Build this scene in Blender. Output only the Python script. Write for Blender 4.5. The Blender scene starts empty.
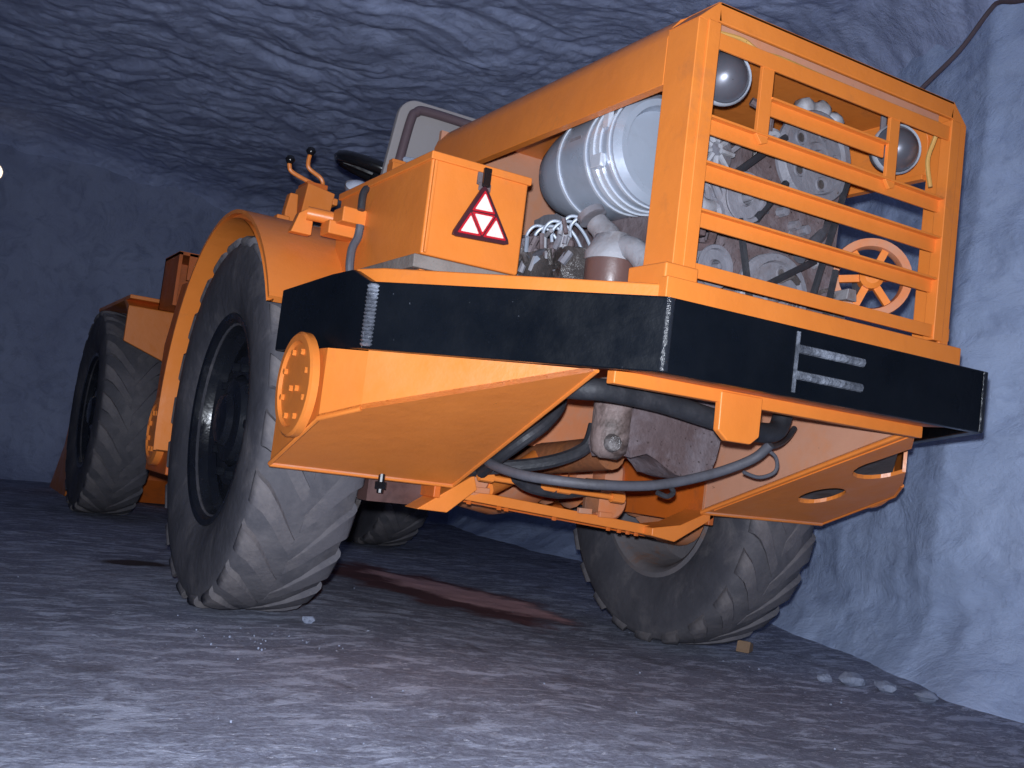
import bpy, bmesh, math, random
import numpy as np
from mathutils import Vector, Matrix, Euler

random.seed(7)
sc = bpy.context.scene
COL = sc.collection
PI = math.pi

# ------------------------------------------------------------------ camera
CAM = Vector((-2.113, -1.948, 0.623))
YAW, PITCH, ROLL, FPX = [math.radians(a) for a in (-29.7815, 4.6328, -6.888)] + [1041.0]
fwd = Vector((-math.sin(YAW)*math.cos(PITCH), math.cos(YAW)*math.cos(PITCH), math.sin(PITCH)))
rt0 = Vector((math.cos(YAW), math.sin(YAW), 0)); up0 = rt0.cross(fwd)
right = rt0*math.cos(ROLL) - up0*math.sin(ROLL)
up = up0*math.cos(ROLL) + rt0*math.sin(ROLL)
cam = bpy.data.cameras.new('camera'); camo = bpy.data.objects.new('camera', cam); COL.objects.link(camo)
camo.matrix_world = Matrix(((right.x, up.x, -fwd.x, CAM.x), (right.y, up.y, -fwd.y, CAM.y), (right.z, up.z, -fwd.z, CAM.z), (0, 0, 0, 1)))
cam.sensor_width = 36; cam.lens = 36*FPX/1024; cam.clip_start = 0.02; cam.clip_end = 60
sc.camera = camo

# ------------------------------------------------------------------ light: the camera's own flash, dim mine air
world = bpy.data.worlds.new('world'); sc.world = world; world.use_nodes = True
world.node_tree.nodes['Background'].inputs[0].default_value = (0.25, 0.33, 0.6, 1)
world.node_tree.nodes['Background'].inputs[1].default_value = 0.02
fl = bpy.data.lights.new('camera_flash', 'SPOT'); fl.spot_size = math.radians(105); fl.spot_blend = 1.0; fl.energy = 610; fl.color = (0.83, 0.89, 1.0); fl.shadow_soft_size = 0.018
flo = bpy.data.objects.new('camera_flash', fl); COL.objects.link(flo)
flo.matrix_world = camo.matrix_world; flo.location = CAM - right*0.012 + up*0.065
vs = sc.view_settings
vs.view_transform = 'Standard'; vs.look = 'None'; vs.gamma = 1.0; vs.use_curve_mapping = False; vs.exposure = 0.0

# ------------------------------------------------------------------ materials
MATS = {}
def newmat(name):
    m = bpy.data.materials.new(name); m.use_nodes = True
    nt = m.node_tree; b = nt.nodes['Principled BSDF']
    MATS[name] = m
    return m, nt, b
def nd(nt, t, **kw):
    n = nt.nodes.new(t)
    for k, v in kw.items():
        if k in n.inputs.keys(): n.inputs[k].default_value = v
        else: setattr(n, k, v)
    return n
def coords(nt, scale=(1, 1, 1), obj=True):
    tc = nd(nt, 'ShaderNodeTexCoord'); mp = nd(nt, 'ShaderNodeMapping'); mp.inputs['Scale'].default_value = scale
    nt.links.new(tc.outputs['Object'], mp.inputs[0]); return mp.outputs[0]
def noise(nt, co, scale, detail=6, rough=0.6, dist=0.0):
    n = nd(nt, 'ShaderNodeTexNoise', Scale=scale, Detail=detail, Roughness=rough, Distortion=dist)
    nt.links.new(co, n.inputs['Vector']); return n.outputs['Fac']
def ramp(nt, fac, stops):
    r = nd(nt, 'ShaderNodeValToRGB'); e = r.color_ramp.elements
    while len(e) < len(stops): e.new(0.5)
    for q, (p, c) in zip(e, stops):
        q.position = p; q.color = (c, c, c, 1) if isinstance(c, (int, float)) else (*c, 1)
    nt.links.new(fac, r.inputs[0]); return r.outputs[0]
def mix(nt, fac, a, b):
    n = nd(nt, 'ShaderNodeMix', data_type='RGBA')
    for sock, v in ((n.inputs[0], fac), (n.inputs[6], a), (n.inputs[7], b)):
        if hasattr(v, 'is_linked') or hasattr(v, 'links'): nt.links.new(v, sock)
        elif isinstance(v, (int, float)): sock.default_value = v
        else: sock.default_value = (*v, 1)
    return n.outputs[2]
def bump(nt, b, h, strength, dist=0.01, prev=None):
    n = nd(nt, 'ShaderNodeBump', Strength=strength, Distance=dist); nt.links.new(h, n.inputs['Height'])
    if prev is not None: nt.links.new(prev, n.inputs['Normal'])
    nt.links.new(n.outputs[0], b.inputs['Normal']); return n.outputs[0]

def mat_paint(name, col, col2, dirt, dirt_lo, dirt_hi, rough=0.38, bstr=0.12, bscale=14, spec=0.5, speck=(0.06, 0.035, 0.02), specklim=0.70):
    m, nt, b = newmat(name); co = coords(nt)
    c = mix(nt, ramp(nt, noise(nt, co, 3.0, 4), [(0.35, 0.0), (0.7, 1.0)]), col, col2)
    d = ramp(nt, noise(nt, co, 5.5, 8, 0.7, 0.4), [(dirt_lo, 0.0), (dirt_hi, 1.0)])
    c = mix(nt, d, c, dirt)
    s = ramp(nt, noise(nt, co, 75, 5, 0.6), [(specklim, 0.0), (specklim+0.04, 1.0)])
    c = mix(nt, s, c, speck)
    nt.links.new(c, b.inputs['Base Color'])
    nt.links.new(ramp(nt, noise(nt, co, 9, 5), [(0.3, rough-0.08), (0.75, rough+0.2)]), b.inputs['Roughness'])
    b.inputs['Specular IOR Level'].default_value = spec
    bump(nt, b, noise(nt, co, bscale, 6, 0.6), bstr, 0.02)
    return m
mat_paint('orange', (0.80, 0.235, 0.040), (0.73, 0.205, 0.034), (0.52, 0.17, 0.05), 0.60, 0.85, specklim=0.735)
mat_paint('orange_dusty', (0.66, 0.19, 0.05), (0.60, 0.22, 0.10), (0.50, 0.26, 0.17), 0.42, 0.68, rough=0.6)
mat_paint('orange_dark', (0.62, 0.13, 0.013), (0.52, 0.11, 0.012), (0.20, 0.07, 0.03), 0.52, 0.8, rough=0.5)
mat_paint('pink_dust', (0.55, 0.27, 0.17), (0.50, 0.24, 0.15), (0.60, 0.22, 0.08), 0.5, 0.8, rough=0.7)
mat_paint('black_paint', (0.0035, 0.005, 0.008), (0.006, 0.008, 0.012), (0.02, 0.024, 0.032), 0.66, 0.9, rough=0.30, bstr=0.10, bscale=24, spec=0.22, speck=(0.10, 0.11, 0.13), specklim=0.715)
mat_paint('black_gloss', (0.012, 0.014, 0.02), (0.02, 0.023, 0.03), (0.05, 0.055, 0.065), 0.6, 0.8, rough=0.22, bstr=0.35, bscale=50, spec=0.6)
mat_paint('rim_black', (0.006, 0.007, 0.011), (0.012, 0.014, 0.019), (0.045, 0.045, 0.05), 0.58, 0.82, rough=0.24, bstr=0.2, spec=0.4, speck=(0.7, 0.17, 0.02), specklim=0.74)
mat_paint('weld', (0.06, 0.068, 0.085), (0.13, 0.14, 0.17), (0.34, 0.37, 0.44), 0.45, 0.65, rough=0.22, bstr=0.6, bscale=60)
mat_paint('rust', (0.095, 0.06, 0.06), (0.135, 0.10, 0.105), (0.21, 0.18, 0.20), 0.45, 0.7, rough=0.7, bstr=0.5, bscale=22, speck=(0.035, 0.02, 0.018), specklim=0.64)
mat_paint('rust_orange', (0.34, 0.12, 0.04), (0.22, 0.08, 0.035), (0.12, 0.06, 0.04), 0.5, 0.75, rough=0.65, bstr=0.4, bscale=22)
mat_paint('cast_grey', (0.17, 0.17, 0.20), (0.225, 0.22, 0.25), (0.15, 0.11, 0.105), 0.5, 0.75, rough=0.55, bstr=0.3, bscale=30)
mat_paint('oily', (0.05, 0.043, 0.042), (0.115, 0.10, 0.098), (0.22, 0.20, 0.20), 0.52, 0.7, rough=0.22, bstr=0.5, bscale=40)
mat_paint('pale_metal', (0.34, 0.345, 0.38), (0.27, 0.265, 0.29), (0.15, 0.12, 0.11), 0.52, 0.75, rough=0.5, bstr=0.25, bscale=28)
mat_paint('rust_pale', (0.24, 0.185, 0.175), (0.19, 0.13, 0.12), (0.06, 0.04, 0.035), 0.44, 0.58, rough=0.5, bstr=0.4, bscale=28)
mat_paint('silver', (0.42, 0.47, 0.56), (0.38, 0.43, 0.52), (0.30, 0.33, 0.39), 0.5, 0.8, rough=0.30, bstr=0.06, spec=0.9, speck=(0.22, 0.23, 0.26), specklim=0.72)
mat_paint('silver_band', (0.62, 0.66, 0.74), (0.56, 0.60, 0.68), (0.42, 0.45, 0.5), 0.55, 0.8, rough=0.25, bstr=0.05, spec=0.9)
mat_paint('brown_can', (0.105, 0.055, 0.05), (0.145, 0.08, 0.07), (0.035, 0.02, 0.02), 0.55, 0.75, rough=0.35, bstr=0.12)
mat_paint('rim_grey', (0.13, 0.125, 0.14), (0.17, 0.15, 0.155), (0.22, 0.10, 0.05), 0.56, 0.72, rough=0.5, bstr=0.3)
mat_paint('hose', (0.018, 0.019, 0.024), (0.032, 0.033, 0.04), (0.065, 0.062, 0.07), 0.5, 0.75, rough=0.5, bstr=0.2, bscale=40)
mat_paint('hose_grey', (0.075, 0.075, 0.092), (0.11, 0.11, 0.13), (0.05, 0.048, 0.052), 0.5, 0.75, rough=0.55, bstr=0.2, bscale=40)
mat_paint('beige', (0.31, 0.285, 0.285), (0.28, 0.26, 0.265), (0.23, 0.21, 0.21), 0.55, 0.8, rough=0.6, bstr=0.06)
mat_paint('tube_dark', (0.105, 0.070, 0.080), (0.125, 0.085, 0.095), (0.08, 0.06, 0.065), 0.55, 0.8, rough=0.5)
mat_paint('knob', (0.008, 0.008, 0.010), (0.012, 0.012, 0.014), (0.02, 0.02, 0.02), 0.6, 0.8, rough=0.16, bstr=0.0)
mat_paint('wood', (0.20, 0.17, 0.155), (0.26, 0.23, 0.21), (0.12, 0.10, 0.09), 0.5, 0.75, rough=0.75, bstr=0.4)
mat_paint('wood_brown', (0.24, 0.15, 0.09), (0.20, 0.12, 0.075), (0.12, 0.08, 0.05), 0.5, 0.75, rough=0.75, bstr=0.4)
mat_paint('red_plastic', (0.55, 0.015, 0.03), (0.48, 0.012, 0.025), (0.36, 0.02, 0.03), 0.6, 0.85, rough=0.3, bstr=0.0)
mat_paint('dark_plastic', (0.06, 0.014, 0.022), (0.05, 0.014, 0.02), (0.05, 0.03, 0.03), 0.6, 0.85, rough=0.4, bstr=0.05)
mat_paint('reflector_glare', (0.98, 0.86, 0.78), (0.98, 0.80, 0.70), (0.98, 0.70, 0.62), 0.5, 0.75, rough=0.25, bstr=0.3, bscale=160, spec=0.8)  # near-white base colour stands in for the flash thrown back by the panels
mat_paint('wire_yellow', (0.62, 0.36, 0.10), (0.55, 0.3, 0.09), (0.4, 0.25, 0.15), 0.55, 0.8)
mat_paint('lens_grey', (0.16, 0.165, 0.20), (0.19, 0.195, 0.235), (0.16, 0.15, 0.15), 0.55, 0.8, rough=0.30, bstr=0.02, spec=0.9)
mat_paint('rubber_dark', (0.052, 0.052, 0.064), (0.085, 0.082, 0.096), (0.15, 0.138, 0.145), 0.52, 0.78, rough=0.75, bstr=0.35, bscale=14, spec=0.3)
mat_paint('rubber', (0.080, 0.077, 0.090), (0.130, 0.123, 0.136), (0.185, 0.168, 0.172), 0.46, 0.70, rough=0.75, bstr=0.35, bscale=18, spec=0.3, speck=(0.05, 0.05, 0.055), specklim=0.72)
def dusty_tread():      # sidewalls stay dark, the running surface carries dust
    nt = MATS['rubber_dark'].node_tree; b = nt.nodes['Principled BSDF']
    old = b.inputs['Base Color'].links[0].from_socket
    tc = nd(nt, 'ShaderNodeTexCoord'); vm = nd(nt, 'ShaderNodeVectorMath', operation='MULTIPLY'); vm.inputs[1].default_value = (0, 1, 1)
    nt.links.new(tc.outputs['Object'], vm.inputs[0])
    ln = nd(nt, 'ShaderNodeVectorMath', operation='LENGTH'); nt.links.new(vm.outputs[0], ln.inputs[0])
    co = coords(nt)
    dust = mix(nt, ramp(nt, noise(nt, co, 5.5, 8, 0.7, 0.4), [(0.40, 0.0), (0.70, 1.0)]), (0.082, 0.080, 0.093), (0.150, 0.140, 0.150))
    nt.links.new(mix(nt, ramp(nt, ln.outputs['Value'], [(0.60, 0.0), (0.655, 1.0)]), old, dust), b.inputs['Base Color'])
dusty_tread()
MATS['lens_grey'].node_tree.nodes['Principled BSDF'].inputs['Metallic'].default_value = 0.5
for k in ('silver', 'silver_band'): MATS[k].node_tree.nodes['Principled BSDF'].inputs['Metallic'].default_value = 0.15

def mat_rock(name, c1, c2, c3, scale, bstr, sc3=(1, 1, 1)):
    m, nt, b = newmat(name); co = coords(nt, sc3)
    n1 = noise(nt, co, scale, 8, 0.62, 0.6)
    c = mix(nt, ramp(nt, n1, [(0.34, 0.0), (0.68, 1.0)]), c1, c2)
    n2 = noise(nt, co, scale*3.3, 6, 0.65, 1.2)
    c = mix(nt, ramp(nt, n2, [(0.50, 0.0), (0.75, 1.0)]), c, c3)
    nt.links.new(c, b.inputs['Base Color']); b.inputs['Roughness'].default_value = 0.85
    b.inputs['Specular IOR Level'].default_value = 0.25
    p = bump(nt, b, noise(nt, co, scale*1.5, 10, 0.66, 0.8), bstr, 0.06)
    bump(nt, b, noise(nt, co, scale*8, 9, 0.7, 0.8), bstr*1.1, 0.022, p)
    return m
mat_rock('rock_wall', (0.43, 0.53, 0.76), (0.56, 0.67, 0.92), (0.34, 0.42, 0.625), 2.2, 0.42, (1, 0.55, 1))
mat_rock('rock_ceiling', (0.43, 0.495, 0.73), (0.55, 0.63, 0.89), (0.32, 0.37, 0.56), 2.4, 0.45)
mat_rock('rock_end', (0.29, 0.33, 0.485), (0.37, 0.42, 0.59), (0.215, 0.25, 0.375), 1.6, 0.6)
mat_rock('stone', (0.30, 0.34, 0.46), (0.38, 0.43, 0.56), (0.24, 0.27, 0.37), 9, 0.5)

def mat_floor():
    m, nt, b = newmat('floor_dust'); co = coords(nt)
    base = mix(nt, ramp(nt, noise(nt, co, 1.3, 6, 0.6, 0.5), [(0.36, 0.0), (0.64, 1.0)]), (0.205, 0.222, 0.305), (0.36, 0.39, 0.515))
    grit = ramp(nt, noise(nt, co, 60, 9, 0.75), [(0.40, 0.0), (0.66, 1.0)])
    base = mix(nt, grit, base, (0.155, 0.156, 0.205))
    # trodden pale dust in drawn-out patches
    co2 = coords(nt, (2.2, 5.5, 1))
    pale = ramp(nt, noise(nt, co2, 2.4, 14, 0.78, 0.4), [(0.50, 0.0), (0.57, 0.8)])
    base = mix(nt, pale, base, (0.53, 0.575, 0.73))
    co3 = coords(nt, (6, 12, 1))
    sp = ramp(nt, noise(nt, co3, 4.0, 12, 0.78, 0.3), [(0.58, 0.0), (0.62, 0.9)])
    base = mix(nt, sp, base, (0.72, 0.75, 0.88))
    dk = ramp(nt, noise(nt, co, 2.4, 10, 0.7, 1.0), [(0.56, 0.0), (0.68, 0.8)])
    base = mix(nt, dk, base, (0.12, 0.115, 0.15))
    # spilt hydraulic oil, reddish, under the machine, with the flash reflection coloured in
    tc = nd(nt, 'ShaderNodeTexCoord')
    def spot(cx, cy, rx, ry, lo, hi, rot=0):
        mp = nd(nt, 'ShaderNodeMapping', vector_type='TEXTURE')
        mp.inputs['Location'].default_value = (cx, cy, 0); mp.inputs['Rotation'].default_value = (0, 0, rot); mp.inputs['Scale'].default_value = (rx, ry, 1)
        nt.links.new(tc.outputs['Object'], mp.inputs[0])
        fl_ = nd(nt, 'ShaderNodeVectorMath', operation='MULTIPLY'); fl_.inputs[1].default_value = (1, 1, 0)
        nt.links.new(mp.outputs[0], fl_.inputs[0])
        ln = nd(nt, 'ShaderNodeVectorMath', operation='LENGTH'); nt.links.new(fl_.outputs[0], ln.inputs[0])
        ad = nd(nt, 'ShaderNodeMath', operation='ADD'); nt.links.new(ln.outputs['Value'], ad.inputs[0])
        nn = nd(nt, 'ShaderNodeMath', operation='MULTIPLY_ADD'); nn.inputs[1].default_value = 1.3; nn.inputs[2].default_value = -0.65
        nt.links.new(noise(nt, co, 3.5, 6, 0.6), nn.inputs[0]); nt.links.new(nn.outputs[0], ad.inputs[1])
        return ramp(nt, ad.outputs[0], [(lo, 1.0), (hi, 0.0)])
    base = mix(nt, spot(0.40, 3.0, 0.50, 1.05, 0.75, 1.0, 0.15), base, (0.17, 0.075, 0.085))
    base = mix(nt, spot(0.52, 2.95, 0.30, 0.80, 0.70, 0.95, 0.25), base, (0.85, 0.50, 0.52))  # pink patch: flash mirrored in the oil, painted into the floor colour
    base = mix(nt, spot(-1.13, 2.92, 0.16, 0.10, 0.7, 1.0), base, (0.06, 0.04, 0.045))
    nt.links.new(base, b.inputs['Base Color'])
    b.inputs['Roughness'].default_value = 0.8; b.inputs['Specular IOR Level'].default_value = 0.3
    p = bump(nt, b, noise(nt, co, 7, 8, 0.65), 0.35, 0.03)
    bump(nt, b, noise(nt, co, 70, 8, 0.72), 0.8, 0.01, p)
mat_floor()
def mat_emit(name, col, s):
    m, nt, b = newmat(name)
    b.inputs['Base Color'].default_value = (*col, 1); b.inputs['Emission Color'].default_value = (*col, 1); b.inputs['Emission Strength'].default_value = s
mat_emit('bulb', (1.0, 0.86, 0.66), 2.5)

# ------------------------------------------------------------------ helpers
class MB:
    def __init__(s): s.bm = bmesh.new()
    def poly_prism(s, pts, vec):
        """closed polygon pts (3-D, planar) swept along vec"""
        n = len(pts); v = Vector(vec)
        a = [s.bm.verts.new(p) for p in pts]; b = [s.bm.verts.new(Vector(p)+v) for p in pts]
        s.bm.faces.new(a); s.bm.faces.new(b[::-1])
        for i in range(n): s.bm.faces.new((a[i], b[i], b[(i+1) % n], a[(i+1) % n]))
        return s
    def box(s, x0, x1, y0, y1, z0, z1):
        return s.poly_prism([(x0, y0, z0), (x1, y0, z0), (x1, y1, z0), (x0, y1, z0)], (0, 0, z1-z0))
    def plate(s, p, q, z0, z1, t, side=1):
        """vertical plate between plan points p and q, thickness t to the left of p->q (side=1)"""
        d = (Vector(q)-Vector(p)).normalized(); n = Vector((-d.y, d.x))*t*side
        return s.poly_prism([(*p, z0), (*q, z0), (q[0]+n.x, q[1]+n.y, z0), (p[0]+n.x, p[1]+n.y, z0)], (0, 0, z1-z0))
    def lathe(s, prof, org=(0, 0, 0), axis='x', seg=32, closed=False, a0=0, a1=2*PI):
        """prof: list of (along, radius)"""
        ax = {'x': (Vector((1, 0, 0)), Vector((0, 1, 0)), Vector((0, 0, 1))), 'y': (Vector((0, 1, 0)), Vector((1, 0, 0)), Vector((0, 0, 1))), 'z': (Vector((0, 0, 1)), Vector((1, 0, 0)), Vector((0, 1, 0)))}
        if isinstance(axis, str): A, B, C_ = ax[axis]
        else:
            A = Vector(axis).normalized(); B = A.orthogonal().normalized(); C_ = A.cross(B)
        o = Vector(org); rings = []
        for (u, r) in prof:
            if r < 1e-6: rings.append([s.bm.verts.new(o+A*u)])
            else: rings.append([s.bm.verts.new(o+A*u+B*(r*math.cos(2*PI*k/seg))+C_*(r*math.sin(2*PI*k/seg))) for k in range(seg)])
        m = len(rings)
        for i in range(m if closed else m-1):
            p, q = rings[i], rings[(i+1) % m]
            for k in range(seg):
                k2 = (k+1) % seg
                if len(p) == 1 and len(q) == 1: continue
                if len(p) == 1: s.bm.faces.new((p[0], q[k], q[k2]))
                elif len(q) == 1: s.bm.faces.new((p[k], q[0], p[k2]))
                else: s.bm.faces.new((p[k], q[k], q[k2], p[k2]))
        return s
    def cyl(s, a, b, r, seg=20, r2=None):
        a = Vector(a); b = Vector(b); L = (b-a).length
        return s.lathe([(0, 0), (0, r), (L, r if r2 is None else r2), (L, 0)], a, b-a, seg)
    def tube(s, pts, r, seg=10, smooth=True, n=6, caps=True):
        P = [Vector(p) for p in pts]
        if smooth and len(P) > 2:
            out = []
            for i in range(len(P)-1):
                p0, p1, p2, p3 = P[max(i-1, 0)], P[i], P[i+1], P[min(i+2, len(P)-1)]
                for k in range(n):
                    t = k/n
                    out.append(0.5*((2*p1)+(p2-p0)*t+(2*p0-5*p1+4*p2-p3)*t*t+(3*p1-p0-3*p2+p3)*t**3))
            P = out+[P[-1]]
        rings = []; prev = None
        for i, p in enumerate(P):
            d = (P[min(i+1, len(P)-1)]-P[max(i-1, 0)]).normalized()
            if prev is None: B = d.orthogonal().normalized()
            else: B = (prev-d*prev.dot(d)).normalized()
            prev = B; Cc = d.cross(B)
            rr = r[min(i, len(r)-1)] if isinstance(r, (list, tuple)) else r
            rings.append([s.bm.verts.new(p+B*rr*math.cos(2*PI*k/seg)+Cc*rr*math.sin(2*PI*k/seg)) for k in range(seg)])
        for p, q in zip(rings, rings[1:]):
            for k in range(seg): s.bm.faces.new((p[k], p[(k+1) % seg], q[(k+1) % seg], q[k]))
        if caps: s.bm.faces.new(rings[0][::-1]); s.bm.faces.new(rings[-1])
        return s
    def shake(s, amp, scale=20, seed=0):
        from mathutils import noise as mn
        for v in s.bm.verts:
            q = v.co*scale+Vector((seed, seed*2.3, seed*0.7)); v.co += mn.noise_vector(q)*amp
        return s
    def build(s, name, mat, parent=None, smooth=None, bevel=0.0, loc=None, subdiv=0):
        bmesh.ops.recalc_face_normals(s.bm, faces=s.bm.faces[:])
        me = bpy.data.meshes.new(name); s.bm.to_mesh(me); s.bm.free()
        me.materials.append(MATS[mat])
        o = bpy.data.objects.new(name, me); COL.objects.link(o)
        if parent is not None: o.parent = parent
        if loc is not None: o.location = loc
        if smooth is None: smooth = 0.6
        if smooth:
            for p in me.polygons: p.use_smooth = True
            me.set_sharp_from_angle(angle=smooth)
        if subdiv:
            md = o.modifiers.new('sub', 'SUBSURF'); md.levels = subdiv; md.render_levels = subdiv
        if bevel:
            md = o.modifiers.new('bevel', 'BEVEL'); md.width = bevel; md.segments = 2; md.limit_method = 'ANGLE'; md.angle_limit = 0.6; md.harden_normals = True
        return o
def copy_of(o, parent=None, loc=None, rot=None):
    c = o.copy(); COL.objects.link(c)
    if parent is not None: c.parent = parent
    if loc is not None: c.location = loc
    if rot is not None: c.rotation_euler = rot
    return c
def empty(name, loc=(0, 0, 0)):
    o = bpy.data.objects.new(name, None); COL.objects.link(o); o.location = loc; o.empty_display_size = 0.2; return o
def tag(o, label, cat, group=None):
    o['label'] = label; o['category'] = cat
    if group: o['group'] = group
    return o

# vectorised value noise for the rock
_rng = np.random.RandomState(3); _H = _rng.rand(4096)
def vnoise(x, y, z):
    xi, yi, zi = [np.floor(a).astype(int) for a in (x, y, z)]
    fx, fy, fz = x-xi, y-yi, z-zi
    sx, sy, sz = [f*f*f*(f*(f*6-15)+10) for f in (fx, fy, fz)]
    def h(i, j, k): return _H[((i*73856093) ^ (j*19349663) ^ (k*83492791)) & 4095]
    def L(a, b, t): return a+(b-a)*t
    r = L(L(L(h(xi, yi, zi), h(xi+1, yi, zi), sx), L(h(xi, yi+1, zi), h(xi+1, yi+1, zi), sx), sy),
          L(L(h(xi, yi, zi+1), h(xi+1, yi, zi+1), sx), L(h(xi, yi+1, zi+1), h(xi+1, yi+1, zi+1), sx), sy), sz)
    return r*2-1
def fbm(x, y, z, f, octv=4, g=0.5, billow=False):
    t = 0*x; a = 1.0; q = 0
    for o in range(octv):
        n = vnoise(x*f+17.3*o, y*f-9.1*o, z*f+4.7*o)
        t = t+a*(1-2*np.abs(n) if billow else n); q += a; a *= g; f *= 2.05
    return t/q
def grid_mesh(name, X, Y, Z, mat, flip=False):
    n, m = X.shape
    V = np.stack([X, Y, Z], -1).reshape(-1, 3)
    i = np.arange(n*m).reshape(n, m)
    F = np.stack([i[:-1, :-1], i[1:, :-1], i[1:, 1:], i[:-1, 1:]], -1).reshape(-1, 4)
    if flip: F = F[:, ::-1]
    me = bpy.data.meshes.new(name); me.from_pydata(V.tolist(), [], F.tolist()); me.materials.append(MATS[mat])
    me.polygons.foreach_set('use_smooth', [True]*len(me.polygons))
    o = bpy.data.objects.new(name, me); COL.objects.link(o); o['kind'] = 'structure'; return o
def sstep(a, b, x):
    t = np.clip((x-a)/(b-a), 0, 1); return t*t*(3-2*t)

# ------------------------------------------------------------------ the mine drift
WY = np.array([-6, -3, 0.2, 0.6, 1.15, 2.1, 3.2, 4.8, 6, 8, 11.0]); WX = np.array([2.0, 1.95, 1.86, 1.80, 1.80, 2.20, 2.70, 3.08, 3.2, 3.3, 3.3])
def wall_x(y): return np.interp(y, WY, WX)
END_Y, HEIGHT, LEFT_X, BACK_Y = 8.75, 3.26, -4.2, -5.0
def floor_z(x, y): return -0.07*sstep(-0.75, 0.85, x)
# floor
fx = np.concatenate([np.linspace(-4.6, -2.6, 14), np.linspace(-2.5, 3.7, 200)]); fy = np.concatenate([np.linspace(-5.3, -2, 12), np.linspace(-1.9, 4, 190), np.linspace(4.1, 9.6, 70)])
X, Y = np.meshgrid(fx, fy, indexing='ij')
Z = floor_z(X, Y)+0.012*fbm(X, Y, 0*X, 1.6, 3)+0.005*fbm(X, Y, 0*X+5, 9, 3)
for wx_, wy_ in ((-0.9865, 1.845), (1.0, 1.79), (-0.92, 5.45), (1.05, 5.4)):      # bedded flat under the tyres
    w = np.exp(-(((X-wx_)/0.32)**2+((Y-wy_)/0.32)**2)**2); Z = Z*(1-w)+w*(floor_z(X, Y)-0.004)
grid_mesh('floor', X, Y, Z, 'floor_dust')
# right wall with a foot of fallen fines
wy = np.concatenate([np.linspace(-5.5, -0.6, 60), np.linspace(-0.55, 9.6, 420)]); wz = np.linspace(-0.25, 3.7, 160)
Yg, Zg = np.meshgrid(wy, wz, indexing='ij')
Xg = wall_x(Yg)+0.08+0.05*Zg
foot = np.clip(1-(Zg+0.02)/0.32, 0, 1.6); Xg -= 0.24*foot**2*(0.8+0.5*vnoise(Yg*1.7, Zg*0, Yg*0))
Xg += 0.075*fbm(Yg*0.7, Zg, 0*Yg, 0.9, 3)+0.035*fbm(Yg*0.6, Zg*1.2, 0*Yg+8, 2.6, 4, 0.5)-0.022*fbm(Yg*0.55, Zg, 0*Yg+3, 5.0, 3, 0.55, True)
grid_mesh('wall_right', Xg, Yg, Zg, 'rock_wall')
# end wall
ex = np.linspace(-4.6, 3.9, 230); ez = np.linspace(-0.25, 3.6, 120)
Xg, Zg = np.meshgrid(ex, ez, indexing='ij')
Yg = END_Y+0.10*(Xg+1)*0.3+0*Xg
foot = np.clip(1-Zg/0.4, 0, 1.6); Yg -= 0.35*foot**2
Yg += 0.10*fbm(Xg, Zg, 0*Xg, 0.7, 3)+0.05*fbm(Xg, Zg, 0*Xg+8, 2.4, 4)-0.02*fbm(Xg, Zg, 0*Xg+8, 4.2, 3, 0.5, True)
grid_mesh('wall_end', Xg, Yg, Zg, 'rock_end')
# left wall and the drift behind the photographer
ly = np.linspace(-5.5, 9.6, 120); lz = np.linspace(-0.25, 3.6, 40)
Yg, Zg = np.meshgrid(ly, lz, indexing='ij')
grid_mesh('wall_left', LEFT_X+0.12*fbm(Yg, Zg, 0*Yg+2, 0.9, 4), Yg, Zg, 'rock_wall')
bx_ = np.linspace(-4.6, 3.0, 60); Xg, Zg = np.meshgrid(bx_, lz, indexing='ij')
grid_mesh('wall_back', Xg, BACK_Y+0.12*fbm(Xg, Zg, 0*Xg+6, 0.9, 4), Zg, 'rock_wall')
# ceiling, cut in scallops and rounded into the walls
cx = np.linspace(-4.6, 3.9, 420); cy = np.concatenate([np.linspace(-5.5, 0, 60), np.linspace(0.04, 9.7, 560)])
X, Y = np.meshgrid(cx, cy, indexing='ij')
d = np.minimum(np.minimum(wall_x(Y)+0.30-X, X-LEFT_X), END_Y+0.25-Y)
R = 0.60; t = np.clip(1-d/R, 0, 1.05); Z = HEIGHT-0.02*Y-R*(1-np.sqrt(np.clip(1-t*t, 0, 1)))*0.9
wx = X+0.35*fbm(X, Y, 0*X+11, 1.3, 2); wyy = Y+0.35*fbm(X, Y, 0*X+21, 1.3, 2)
Z += 0.085*fbm(wx, wyy, 0*X, 0.6, 2)+0.050*fbm(wx*0.8, wyy, 0*X+2, 2.3, 4, 0.58, True)+0.014*fbm(wx, wyy, 0*X+9, 8, 3)
grid_mesh('ceiling', X, Y, Z, 'rock_ceiling', flip=True)

# ------------------------------------------------------------------ the loader
LD = empty('underground_loader')
tag(LD, 'orange articulated mining loader with black rear bumper and open engine grille', 'loader')
KX, KT, KB = 0.6007, 1.0737, 0.8912
Lp, Mp = (1.1034, 0.6394), (1.1937, 1.105)
def mir(s, p): return (s*p[0],)+tuple(p[1:])

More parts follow.
